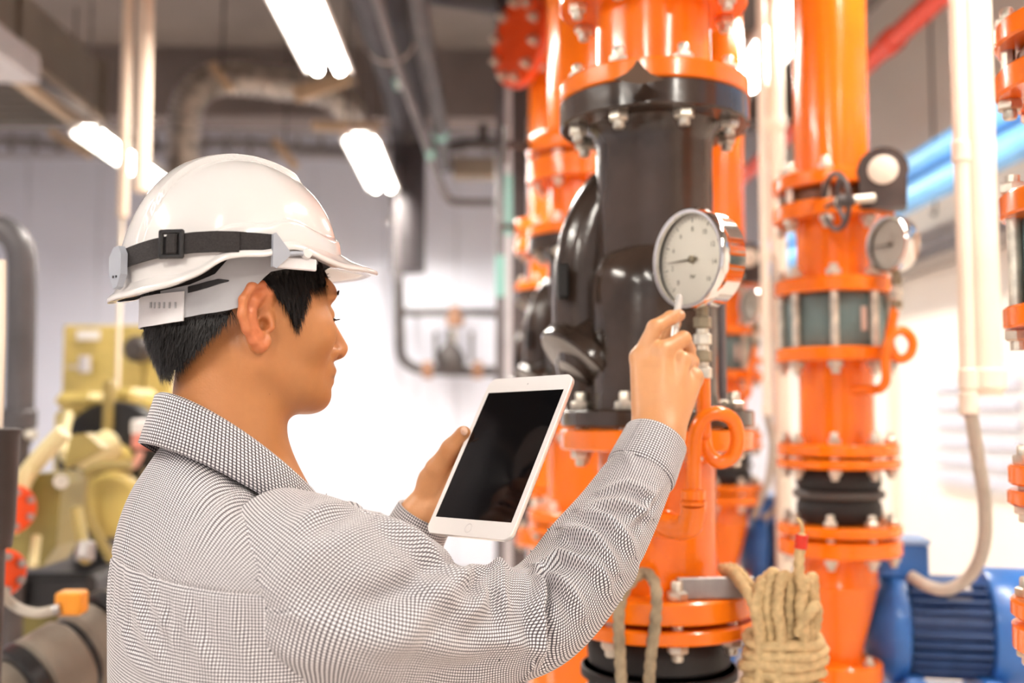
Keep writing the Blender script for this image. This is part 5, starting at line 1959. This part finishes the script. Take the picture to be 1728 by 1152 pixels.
w_, a_, c_ = ip(wk), ip(ak), ip(ck)
th_ = np.linspace(0, 2 * np.pi, NT, endpoint=False)       # 0 = back
ex = 2 / 2.35
cs_, sn_ = -np.cos(th_), np.sin(th_)
ff = np.sign(cs_) * np.abs(cs_) ** ex
rr_ = np.sign(sn_) * np.abs(sn_) ** ex
FX = c_[:, None] + a_[:, None] * ff[None]
RX = w_[:, None] * rr_[None]
arc = np.concatenate([[0], np.cumsum(np.sqrt(np.diff(zz) ** 2 + np.diff(w_) ** 2 * .5 + np.diff(a_) ** 2 * .5))])
Sg = np.repeat(arc[:, None], NT, 1)
thw = (th_ + np.pi) % (2 * np.pi) - np.pi
Qg = np.repeat((thw * .165)[None], NZ, 0)
iy = int(np.argmin(np.abs(zz + .128)))       # yoke seam level
rf = random.Random(11)
spec = []
for i in range(14):      # gathers under the yoke seam
    spec.append((arc[iy] + .035, -.06 + .016 * i + rf.uniform(-.004, .004), rf.uniform(-.1, .1), .035, .0045, rf.uniform(.0010, .0018)))
disp = folds(Sg, Qg, 2 * np.pi * .165, spec)
ZT = -.118 * ((1 - np.cos(th_)) / 2) ** 1.15
wt = (np.clip(1 - arc / .22, 0, 1) ** 1.4)[:, None]


def torso_pts(d):
    nF, nR = ff / a_[:, None] * .13, rr_ / w_[:, None] * .13
    nn_ = np.sqrt(nF ** 2 + nR ** 2) + 1e-9
    fx = FX0 + d * nF / nn_
    rx = RX0 + d * nR / nn_
    zx = zz[:, None] - .018 * np.clip((np.abs(rx) - .06) / .14, 0, 1) ** 1.3 * np.exp(-((zz + .06) / .06) ** 2)[:, None] + ZT[None] * wt
    zx = zx + np.clip(d, -.01, .01) * np.clip(1 - arc / .2, 0, 1)[:, None] * .8
    return fx, rx, zx, V3(TN) + fx[..., None] * V3(TF) + rx[..., None] * V3(TR) + zx[..., None] * np.array([0, 0, 1.0])


FX0, RX0 = FX, RX
_, _, _, base_rings = torso_pts(np.zeros_like(Sg))
disp += fold_px(base_rings, Sg, Qg, ((V3(CAM) - base_rings) * (nrm_of(base_rings))).sum(-1) > 0, [
    ([(215, 950), (238, 1040), (285, 1145)], .009, .0045), ([(300, 1000), (328, 1080), (375, 1150)], .009, .0035), ([(385, 1000), (400, 1070), (430, 1150)], .008, .003),
    ([(200, 1040), (225, 1105), (268, 1150)], .008, .004), ([(250, 960), (262, 1020), (300, 1085)], .007, .003),
    ([(310, 880), (350, 835), (390, 795)], .010, .003), ([(320, 915), (385, 850), (450, 812)], .009, .005), ([(385, 925), (430, 870), (500, 828)], .009, .004)])
disp[:iy] *= .9
disp -= .0022 * np.exp(-((Sg - arc[iy]) / .0022) ** 2)
disp *= np.clip((Sg - .01) / .03, 0, 1)
FX, RX, ZX, rings = torso_pts(disp)
_unused = np.repeat(zz[:, None], NT, 1) - .018 * np.clip((np.abs(RX) - .06) / .14, 0, 1) ** 1.3 * np.exp(-((zz + .06) / .06) ** 2)[:, None]
thu = np.linspace(0, 2 * np.pi, NT + 1)
uvb = np.zeros((NZ, NT + 1, 2))
im = int(np.argmin(np.abs(zz + .25)))
rm_ = np.concatenate([base_rings[im], base_rings[im][:1]], 0)
uvb[..., 0] = np.concatenate([[0], np.cumsum(np.linalg.norm(np.diff(rm_, axis=0), axis=1))])[None]
uvb[..., 1] = arc[:, None]
FXc = np.concatenate([FX, FX[:, :1]], 1)
RXc = np.concatenate([RX, RX[:, :1]], 1)
uvy = np.zeros((iy + 1, NT + 1, 2))
pc = ((thu + np.pi) % (2 * np.pi) - np.pi)
pc[-1] = 0.0
rho = (arc[:iy + 1] + .07)[:, None]
pcc = np.where(thu > np.pi, thu - 2 * np.pi, thu)
uvy[..., 0] = rho * np.sin(pcc * .62)[None]
uvy[..., 1] = rho * np.cos(pcc * .62)[None]
shirt_back = loft('shirt', rings[iy:], uvb[iy:], person)
shirt_back['label'] = 'white long sleeved shirt with fine dark check'
shirt = shirt_back
loft('yoke', rings[:iy + 1], uvy, shirt)
# --- collar: turned-down fall
NC = 120
ph = np.linspace(-np.pi * .93, np.pi * .93, NC)
rows = []
uvr = []
prof_c = [(-.002, .000, -.022), (.000, .001, .0), (.004, .003, .0035), (.0085, .006, .001), (.0125, .010, -.012), (.0175, .013, -.028), (.0235, .016, -.047), (.021, .0135, -.0485)]
vv = 0
for j, (do, do2, dz) in enumerate(prof_c):
    rc = .0655 + do
    zt_c = .042 - .118 * ((1 - np.cos(ph)) / 2) ** 1.15
    fw = -np.cos(ph) * (rc + .006) + .012 * (1 - np.cos(ph)) / 2 * 1.2
    rw = np.sin(ph) * (rc + .002)
    frontness = ((1 - np.cos(ph)) / 2) ** 3
    z_ = zt_c + dz * (1 + .25 * frontness)
    p = V3(TN) + (fw + 0.0)[:, None] * V3(TF) + rw[:, None] * V3(TR) + z_[:, None] * np.array([0, 0, 1.0])
    rows.append(p)
    if j:
        vv += math.hypot(prof_c[j][0] - prof_c[j - 1][0], prof_c[j][2] - prof_c[j - 1][2])
    uvr.append(np.stack([ph * .078, np.full(NC, vv)], -1))
loft('collar', np.array(rows), np.array(uvr), shirt, closed=False)


# --- sleeves
def sleeve(pts, name, specs, nring=240, nth=150, parent=None, start_uv=0.0, lines=None):
    P = [p for p, r in pts]
    R_ = [r for p, r in pts]
    dense = smooth_path(P, 16)
    rad = [v.x for v in smooth_path([Vector((r, 0, 0)) for r in R_], 16)]
    D = np.array([V3(p) for p in dense])
    s = np.concatenate([[0], np.cumsum(np.linalg.norm(np.diff(D, axis=0), axis=1))])
    su = np.linspace(0, s[-1], nring)
    C_ = np.stack([np.interp(su, s, D[:, i]) for i in range(3)], 1)
    # smooth centre line
    for _ in range(4):
        C_[1:-1] = .25 * C_[:-2] + .5 * C_[1:-1] + .25 * C_[2:]
    Rr = np.interp(su, s, rad)
    tng = np.gradient(C_, axis=0)
    tng /= np.linalg.norm(tng, axis=1)[:, None]
    N = np.zeros_like(C_)
    n0 = -V3(FWD)
    for i in range(nring):
        n0 = n0 - tng[i] * (n0 @ tng[i])
        n0 /= np.linalg.norm(n0)
        N[i] = n0
    Bn = np.cross(tng, N)
    th = np.linspace(-np.pi, np.pi, nth, endpoint=False)
    Rm = float(np.mean(Rr))
    Sg = np.repeat(su[:, None], nth, 1)
    Qg = np.repeat((th * Rm)[None], nring, 0)
    base = C_[:, None] + Rr[:, None, None] * (np.cos(th)[None, :, None] * N[:, None] + np.sin(th)[None, :, None] * Bn[:, None])
    dd = folds(Sg, Qg, 2 * np.pi * Rm, specs)
    if lines:
        nb = np.cos(th)[None, :, None] * N[:, None] + np.sin(th)[None, :, None] * Bn[:, None]
        dd = dd + fold_px(base, Sg, Qg, ((V3(CAM) - base) * nb).sum(-1) > 0, lines)
    rad2 = Rr[:, None] + dd
    rings = C_[:, None] + rad2[..., None] * (np.cos(th)[None, :, None] * N[:, None] + np.sin(th)[None, :, None] * Bn[:, None])
    uv = np.zeros((nring, nth + 1, 2))
    uv[..., 0] = np.linspace(-np.pi, np.pi, nth + 1)[None] * (.9 * Rr + .1 * Rm)[:, None] * 1.05
    vs2 = np.concatenate([[0], np.cumsum(np.sqrt(np.diff(su) ** 2 + np.diff(Rr) ** 2))])
    bc = np.concatenate([base, base[:, :1]], 1)
    dm = np.linalg.norm(np.diff(bc, axis=0), axis=2)
    d0 = np.diff(vs2)[:, None]
    early = np.clip((.26 - su[1:]) / .06, 0, 1)[:, None]
    dvv = d0 + (np.clip(dm, .7 * d0, 1.9 * d0) - d0) * early
    uv[1:, :, 1] = np.cumsum(dvv, axis=0) + start_uv
    return rings, uv, (C_, N, Bn, Rr, su)


rs_pts = [(W(450, 925, 1.03), .066), (W(500, 965, 1.0), .0805), (W(572, 1013, .985), .0905), (W(660, 1037, 1.003), .0835), (W(745, 1060, 1.032), .0675), (W(830, 1058, 1.065), .060), (W(898, 1043, 1.093), .0565),
          (W(950, 1000, 1.118), .0545), (W(995, 938, 1.146), .0535), (W(1035, 878, 1.176), .0475), (W(1067, 823, 1.202), .0420), (W(1084, 793, 1.216), .0385)]
rg = random.Random(21)
sp = []
LN = [([(490, 910), (530, 870), (575, 850)], .010, .005), ([(455, 985), (530, 920), (610, 885)], .011, .004),
      ([(560, 1030), (650, 1008), (740, 960)], .013, -.010), ([(640, 872), (700, 905), (765, 965)], .011, .0055),
      ([(846, 944), (792, 966), (730, 990)], .010, .008), ([(846, 944), (842, 1000), (852, 1055)], .009, .006), ([(846, 950), (810, 1010), (760, 1060)], .010, .005),
      ([(918, 955), (921, 1035), (924, 1120)], .0065, -.008), ([(900, 962), (902, 1030), (905, 1100)], .008, .005),
      ([(912, 960), (950, 985), (985, 1035)], .008, .007), ([(905, 962), (940, 935), (985, 945), (1022, 985)], .008, .007),
      ([(958, 893), (1000, 908), (1040, 962)], .008, .007), ([(985, 862), (1030, 880), (1070, 930)], .008, .006), ([(975, 915), (1010, 950), (1030, 1000)], .007, .005),
      ([(1000, 852), (1048, 848), (1098, 872)], .007, .005), ([(1015, 828), (1060, 815), (1105, 838)], .006, .0035), ([(1060, 880), (1085, 860), (1105, 835)], .006, .004),
      ([(600, 1078), (720, 1088), (830, 1092), (905, 1112)], .012, .005), ([(440, 1080), (560, 1112), (700, 1132)], .012, .004), ([(480, 1010), (560, 1060), (680, 1065)], .012, .004),
      ([(780, 1040), (860, 1080), (925, 1090)], .009, .004), ([(700, 960), (760, 1010), (830, 1030)], .010, .004)]
for i in range(9):
    sp.append((rg.uniform(.40, .60), rg.uniform(-.13, .13), rg.uniform(.8, 1.45) * rg.choice((1, -1, 1)), rg.uniform(.02, .04), rg.uniform(.005, .008), rg.uniform(.0015, .003)))
rings, uv, fr_ = sleeve(rs_pts, 'sleeve', sp, 320, 200, lines=[(p_, w_2 * .95, a_2 * 1.6) for p_, w_2, a_2 in LN])
slv = loft('sleeve', rings, uv, shirt)


def cuff(p0, p1, r0, r1, name='cuff', n=26, nth=96, ref=None):
    p0, p1 = V3(p0), V3(p1)
    ax_ = (p1 - p0)
    Lc = np.linalg.norm(ax_)
    ax_ /= Lc
    n0 = np.array([0, 0, 1.0])
    n0 = n0 - ax_ * (n0 @ ax_)
    n0 /= np.linalg.norm(n0)
    b0 = np.cross(ax_, n0)
    th = np.linspace(0, 2 * np.pi, nth, endpoint=False)
    prof = [(-.004, .0)] + [(0.0, .0)] + [(.0025 * math.sin(math.pi * min(1, i / 3.0) / 2), Lc * (i / (n - 1))) for i in range(n)] + [(.0015, Lc + .001), (-.001, Lc + .0005), (-.0025, Lc - .004), (-.003, Lc - .03)]
    R, U = [], []
    for k_, (do, s_) in enumerate(prof):
        t_ = s_ / Lc
        r = r0 + (r1 - r0) * t_ + do
        R.append(p0 + ax_ * s_ + r * (np.cos(th)[:, None] * n0 * 1.0 + np.sin(th)[:, None] * b0 * 1.0))
        U.append(np.stack([np.linspace(0, 2 * np.pi, nth + 1) * r0, np.full(nth + 1, s_ + (.001 * k_ if k_ > n + 1 else 0))], -1))
    return loft(name, np.array(R), np.array(U), shirt)


cuff(W(1079, 802, 1.213), W(1106, 742, 1.243), .0400, .0365)
ls_pts = [(T(.0, -.10, -.125), .045), (T(.02, -.165, -.145), .066), (W(470, 1020, 1.27), .075), (W(520, 1070, 1.26), .066), (W(590, 1082, 1.245), .058), (W(645, 1020, 1.24), .052), (W(674, 952, 1.238), .047), (W(688, 920, 1.236), .042)]
rings, uv, _ = sleeve(ls_pts, 'sleeve', [(rg.uniform(.3, .6), rg.uniform(-.1, .1), rg.uniform(.8, 1.4), .04, .009, .004) for _ in range(14)], 160, 120)
loft('sleeve', rings, uv, shirt)
cuff(W(684, 932, 1.236), W(717, 868, 1.233), .0375, .0325)
# ------------------------------------------------------------------ trousers and shoes (below the picture)
TROU = mat('charcoal_trousers', (.05, .05, .06), .8, var=.15, vscale=40)
mb = MB()
hip = T(.02, 0, -.54)
mb.lathe([(.165, 0.02), (.172, -.06), (.172, -.16), (.13, -.24)], 40, Matrix.Translation(hip) @ Matrix((tuple(TF * .75) + (0,), tuple(TR * 1.05) + (0,), (0, 0, 1, 0), (0, 0, 0, 1))).transposed())
for s in (-1, 1):
    a = T(.02, s * .085, -.62)
    k_ = Vector((T(.035, s * .10, 0).x, T(.035, s * .10, 0).y, .48))
    f_ = Vector((T(.0, s * .115, 0).x, T(.0, s * .115, 0).y, .07))
    mb.tube(smooth_path([a, (a + k_) / 2, k_, (k_ + f_) / 2, f_], 6), [.095 - .0018 * i for i in range(25)], 24)
mb.build('trousers', TROU, person, world=True)
SHOE = mat('black_work_shoe', (.02, .018, .016), .4)
for s in (-1, 1):
    mb = MB()
    f0 = T(-.05, s * .115, 0)
    pts = [Vector((f0.x, f0.y, .0)) + TF * d_ + CZ * z_ for d_, z_ in ((-.02, .045), (.02, .055), (.08, .055), (.14, .042), (.19, .034), (.23, .03))]
    mb.tube(smooth_path(pts, 5), [.030, .036, .040, .043, .045, .046, .046, .046, .045, .044, .043, .043, .042, .042, .041, .041, .040, .040, .039, .038, .037, .035, .033, .030, .026, .020], 20, flat=1.0)
    for v in mb.v:
        v.z = max(0.0, v.z)
    mb.build('shoe', SHOE, person, world=True)
# ------------------------------------------------------------------ hard hat
hat = thing('hard_hat', 'white hard hat with black strap worn by the man', 'hard hat', H(0, 0, .03))
_t = np.array([0, 30, 45, 60, 75, 82, 90, 105, 112, 120, 135, 160, 180.0])
_y = np.array([450, 449, 446, 432, 412, 411, 424, 424, 430, 453, 474, 491, 498.0])
_z = np.array([zat(y, -.0065 + (.115 + (.036 if d < 31 else .012 if d < 50 else .006)) * math.cos(math.radians(d)), .112 * math.sin(math.radians(d))) for y, d in zip(_y, _t)])


def rim_z(deg):
    d = abs((deg + 180) % 360 - 180)
    # lightly smoothed table
    return float(np.mean([np.interp(min(180, max(0, d + o)), _t, _z) for o in (-4, -2, 0, 2, 4)]))


CF, CRr, AF, AR, ZTOP = -.0065, 0.0, .112, .105, .1755
NTH, NV = 300, 90


def dome_pt(deg, t, off=0.0):
    """t=0 at rim, 1 at crown"""
    a = math.radians(deg)
    zr = rim_z(deg)
    ang = t * math.pi / 2
    cr = math.cos(ang) ** .86
    zf = math.sin(ang)
    f = CF + (AF + off) * cr * math.cos(a)
    r = (AR + off) * cr * math.sin(a)
    z = zr + (ZTOP + off - zr) * zf
    return f, r, z


def sstep(a, b_, x):
    x = min(1, max(0, (x - a) / (b_ - a)))
    return x * x * (3 - 2 * x)


rows = []
for j in range(NV + 1):
    t_ = j / NV
    row = []
    for i in range(NTH):
        deg = 360 * i / NTH
        f, r, z = dome_pt(deg, t_)
        off = .0055 * (1 - sstep(.030, .0325, abs(r))) * (1 - sstep(.045, .062, f)) * sstep(.0, .10, t_ - .06)      # crest
        d = abs((deg + 180) % 360 - 180)
        lowband = (1 - sstep(.13, .17, t_)) * (.0035 + .0035 * sstep(50, 75, d) * (1 - sstep(120, 150, d)))      # thicker band round the foot
        off += lowband
        f, r, z = dome_pt(deg, t_, off)
        row.append(V3(H(f, r, z)))
    rows.append(row)
shell = np.array(rows)
idx = np.arange((NV + 1) * NTH).reshape(NV + 1, NTH)
a, b_ = idx[:-1], idx[1:]
fq = np.stack([a, b_, np.roll(b_, -1, 1), np.roll(a, -1, 1)], -1).reshape(-1, 4)
np_mesh('shell', shell.reshape(-1, 3), fq, HELMET, hat)
# brim: rolled edge all round, long peak in front
rows = []
prof = [(0.0, .010), (.35, .004), (.75, .0005), (1.0, -.002), (1.03, -.0042), (1.0, -.0062), (.75, -.0060), (.3, -.0055), (0.0, -.0050), (-.10, -.004)]
for i in range(NTH):
    deg = 360 * i / NTH
    d = abs((deg + 180) % 360 - 180)
    e = .009 + .037 * (1 - sstep(8, 62, d))
    drop = .0 - .004 * (1 - sstep(0, 50, d))
    col = []
    aa = math.radians(deg)
    zr = rim_z(deg)
    for s_, dz in prof:
        rf_ = AF + .003 + e * s_
        rr2 = AR + .003 + (.009 + .006 * (1 - sstep(20, 80, d))) * s_
        f = CF + rf_ * math.cos(aa) if abs(math.cos(aa)) > 0 else CF
        f = CF + (AF + .003 + (e if math.cos(aa) > 0 else .009) * s_) * math.cos(aa)
        r = rr2 * math.sin(aa)
        col.append(V3(H(f, r, zr + dz + drop * max(0, s_))))
    rows.append(col)
br = np.array(rows)
n_, k_ = br.shape[:2]
idx = np.arange(n_ * k_).reshape(n_, k_)
a, b_ = idx, np.roll(idx, -1, 0)
fq = np.stack([a[:, :-1], a[:, 1:], b_[:, 1:], b_[:, :-1]], -1).reshape(-1, 4)
np_mesh('brim', br.reshape(-1, 3), fq, HELMET, hat)


def band(name, degs, zlo, zhi, af, ar, m, parent, thick=.0016, nz=6, cf=BCF):
    """curved strip round the head between two height profiles"""
    outer, inner = [], []
    for dg, z0, z1 in zip(degs, zlo, zhi):
        aa = math.radians(dg)
        for lst, o in ((outer, 0), (inner, -thick)):
            lst.append([V3(H(cf + (af + o) * math.cos(aa), (ar + o) * math.sin(aa), z0 + (z1 - z0) * j / nz)) for j in range(nz + 1)])
    loop = np.concatenate([np.array(outer), np.array(inner)[:, ::-1]], 1)
    n, k = loop.shape[:2]
    idx = np.arange(n * k).reshape(n, k)
    f = []
    for i in range(n - 1):
        for j in range(k):
            j2 = (j + 1) % k
            f.append([idx[i, j], idx[i, j2], idx[i + 1, j2], idx[i + 1, j]])
    for e in (0, n - 1):
        for j in range(nz):
            f.append([idx[e, j], idx[e, j + 1], idx[e, k - 2 - j], idx[e, k - 1 - j]])
    me_ = MB()
    me_.v = [Vector(p) for p in loop.reshape(-1, 3)]
    me_.f = [list(map(int, q)) for q in f]
    return me_.build(name, m, parent, world=True, sharp=50)


dl, lo_, hi_ = BAND_D, BAND_LO, BAND_HI
def RZ(d, y):
    return zat(y, BCF + (BAF + .0025) * math.cos(math.radians(d)), (BAR + .0025) * math.sin(math.radians(d)))


for sgn in (1, -1):
    band('headband', [sgn * x for x in dl], lo_, hi_, BAF, BAR, GREYPL, hat)
    dl2 = [138, 145, 152, 159, 166, 172, 180]
    band('ratchet_strip', [sgn * x for x in dl2], [RZ(d, 541 + .35 * (d - 138)) for d in (138, 145, 152, 159)] + [RZ(159, 549)] * 3, [RZ(d, 491 + .25 * (d - 138)) for d in (138, 145, 152, 159)] + [RZ(159, 497)] * 3, BAF + .0025, BAR + .0025, TRANSW, hat)
for k in range(6):       # teeth marks of the ratchet strip
    aa = math.radians(143 + 4.2 * k)
    MB().box((0, 0, 0), (.0016, .0012, .006), axis_matrix(H(BCF + (BAF + .0032) * math.cos(aa), (BAR + .0032) * math.sin(aa), RZ(143 + 4.2 * k, 515)), CZ)).build('ratchet_tooth', GREYPL, hat, smooth=False, world=True)
band('slot', [112, 118, 124, 130, 136], [RZ(d, y) for d, y in ((112, 474), (118, 479), (124, 485), (130, 490), (136, 494))], [RZ(d, y) for d, y in ((112, 472), (118, 470), (124, 474), (130, 479), (136, 483))], BAF + .0008, BAR + .0008, DARKPL, hat, .001)


def strap_pts(d0, d1, n, zc, w0, w1):
    dg = [d0 + (d1 - d0) * i / n for i in range(n + 1)]
    zl = [zc(x) - (w0 + (w1 - w0) * i / n) / 2 for i, x in enumerate(dg)]
    zh = [zc(x) + (w0 + (w1 - w0) * i / n) / 2 for i, x in enumerate(dg)]
    return dg, zl, zh


zc_ = lambda d: zat(float(np.interp(d, [86, 95, 105, 115, 125, 135, 145, 155, 165, 175, 196], [414, 411, 408, 407, 409, 414, 420, 428, 436, 442, 446])), CF + (AF + .0095) * math.cos(math.radians(min(d, 180))), (AR + .0095) * math.sin(math.radians(min(d, 178))))
dg, zl, zh = strap_pts(88, 196, 50, zc_, .021, .018)
band('strap', dg, zl, zh, AF + .0095, AR + .0095, STRAP, hat, .0018, cf=CF)
dg, zl, zh = strap_pts(104, 131, 16, lambda d: zc_(d) - .0005, .019, .019)
band('strap_fold', dg, zl, zh, AF + .0118, AR + .0118, STRAP, hat, .0018, cf=CF)
# slide buckle: rectangular frame with middle bar
dB = math.radians(134)
cB = H(CF + (AF + .0125) * math.cos(dB), (AR + .0125) * math.sin(dB), zc_(134) + .0005)
nB = (HF * (math.cos(dB) / AF) + HR * (math.sin(dB) / AR)).normalized()
tB = CZ.cross(nB).normalized()
Mb = Matrix((tB, CZ, nB)).transposed().to_4x4()
Mb.translation = cB
mb = MB()
for sx in (-1, 1):
    mb.box((sx * .0105, 0, 0), (.0048, .028, .0048), Mb, bev=.0014)
for sy in (-1, 1):
    mb.box((0, sy * .0118, 0), (.024, .0046, .0048), Mb, bev=.0014)
bk = mb.build('buckle', DARKPL, hat, smooth=False, world=True)
MB().box((.001, 0, .0012), (.0105, .020, .004), Mb, bev=.0016).build('buckle_bar', STRAP, bk, smooth=False, world=True)
# rear clip and side clip
dR = math.radians(170)
for ang_, wz in ((166, .036),):
    aa = math.radians(ang_)
    c_h = H(CF + (AF + .0135) * math.cos(aa), (AR + .0135) * math.sin(aa), zat(450, CF + (AF + .0135) * math.cos(aa), (AR + .0135) * math.sin(aa)))
    nB2 = (HF * (math.cos(aa) / AF) + HR * (math.sin(aa) / AR)).normalized()
    tB2 = CZ.cross(nB2).normalized()
    M2 = Matrix((tB2, CZ, nB2)).transposed().to_4x4()
    M2.translation = c_h
    outl = [(-.014, .010), (-.006, .019), (.004, .020), (.010, .012), (.010, -.008), (.003, -.020), (-.004, -.022), (-.010, -.012), (-.014, -.004)]
    MB().prism(outl, .007, M2).build('rear_clip', GREYCLIP, hat, sharp=25, world=True)
    for dx in (-.004, .002):
        MB().cyl(M2 @ Vector((dx, -.010, .003)), M2 @ Vector((dx, -.010, .0042)), .0013, 8).build('clip_rivet', DARKPL, hat, world=True)
aa = math.radians(86)
c_h = H(CF + (AF + .011) * math.cos(aa), (AR + .011) * math.sin(aa), zat(425, CF + (AF + .011) * math.cos(aa), (AR + .011) * math.sin(aa)))
nB2 = (HF * (math.cos(aa) / AF) + HR * (math.sin(aa) / AR)).normalized()
tB2 = CZ.cross(nB2).normalized()       # pointing towards the back
M2 = Matrix((tB2, CZ, nB2)).transposed().to_4x4()
M2.translation = c_h
if M2.determinant() < 0:
    pass
MB().prism([(-.007, .0165), (-.004, .0185), (.011, .001), (.011, -.003), (-.003, -.0165), (-.007, -.015)], .005, M2).build('side_clip', GREYCLIP, hat, sharp=25, world=True)
MB().tube([M2 @ Vector((.010, -.001, .0)), M2 @ Vector((.022, .0008, -.001)), M2 @ Vector((.030, .0012, -.003))], [.0028, .0022, .0026], 10).build('clip_hook', GREYCLIP, hat, world=True)
MB().lathe([(.001, .002), (.0045, .0015), (.006, -.002), (.006, -.004)], 16, M2 @ Matrix.Translation((.031, .0015, -.001))).build('hook_stud', HELMET, hat, world=True)
MB().box((.022, -.009, -.006), (.042, .012, .004), M2, bev=.0012).build('slot_holder', TRANSW, hat, smooth=False, world=True)

# ------------------------------------------------------------------ tablet
tab = thing('tablet', 'white tablet with black screen held up in the far hand', 'tablet', TB(0, 0, 0))
TM = Matrix((Tr, Tu, Tn)).transposed().to_4x4()
TM.translation = TP


def rounded(w, h, r, n=8):
    o = []
    for cx_, cy_, a0 in ((w / 2 - r, h / 2 - r, 0), (-w / 2 + r, h / 2 - r, 90), (-w / 2 + r, -h / 2 + r, 180), (w / 2 - r, -h / 2 + r, 270)):
        for i in range(n + 1):
            a = math.radians(a0 + 90 * i / n)
            o.append((cx_ + r * math.cos(a), cy_ + r * math.sin(a)))
    return o


mb = MB()
outs = []
for w, z in ((.126, -.0075), (.1315, -.0068), (.1342, -.0050), (.1347, -.0025), (.1347, -.0012)):
    outs.append([(x, y, z) for x, y in rounded(w, w + .0653, .011 - (.1347 - w) / 2)])
n = len(outs[0])
fs = [list(range(n))[::-1]]
for i in range(len(outs) - 1):
    for k in range(n):
        k2 = (k + 1) % n
        fs.append([i * n + k, i * n + k2, (i + 1) * n + k2, (i + 1) * n + k])
fs.append([(len(outs) - 1) * n + k for k in range(n)])
mb.add([p for o in outs for p in o], fs, TM)
mb.build('back_shell', ALU, tab, world=True, sharp=30)
mb = MB()
mb.prism(rounded(.1343, .1996, .0108), .0014, TM @ Matrix.Translation((0, 0, -.0005)))
mb.build('front_bezel', mat('white_glass_bezel', (.88, .86, .85), .15), tab, sharp=30, world=True)
mb = MB()
mb.prism([(-.0605, -.0803), (.0605, -.0803), (.0605, .0803), (-.0605, .0803)], .0006, TM @ Matrix.Translation((0, 0, .0001)))
mb.build('screen', SCREEN, tab, smooth=False, world=True)
ring = MB().lathe([(.0042, .0001), (.0050, .0004), (.0058, .0001)], 28, TM @ Matrix.Translation((0, -.0902, .0002)), cap=False).build('home_button', mat('pale_grey_ring', (.72, .70, .70), .3), tab, world=True)
MB().lathe([(.0002, .0003), (.0011, .0002)], 12, TM @ Matrix.Translation((0, .0900, .0002)), cap=False).build('front_camera', mat('lens_grey', (.45, .43, .43), .3), tab, world=True)

# ------------------------------------------------------------------ pencil in the raised hand
pa, pb = W(1147, 497, 1.372), W(1133, 600, 1.3375)
pen = thing('pencil', 'slim silver white pencil pointing at the gauge from the raised hand', 'pencil', pb)
M = axis_matrix(pb, pa - pb)
Lp = (pa - pb).length
MB().lathe([(.0001, 0), (.0036, .001), (.0048, .006), (.0048, Lp - .012), (.0046, Lp - .004), (.0036, Lp - .001), (.0001, Lp)], 20, M).build('barrel', mat('pearl_silver', (.74, .71, .68), .25, .35), pen, world=True)
MB().lathe([(.00485, Lp * .45), (.0051, Lp * .45 + .001), (.0051, Lp * .45 + .004), (.00485, Lp * .45 + .005)], 20, M, cap=False).build('ring', GALV, pen, world=True)
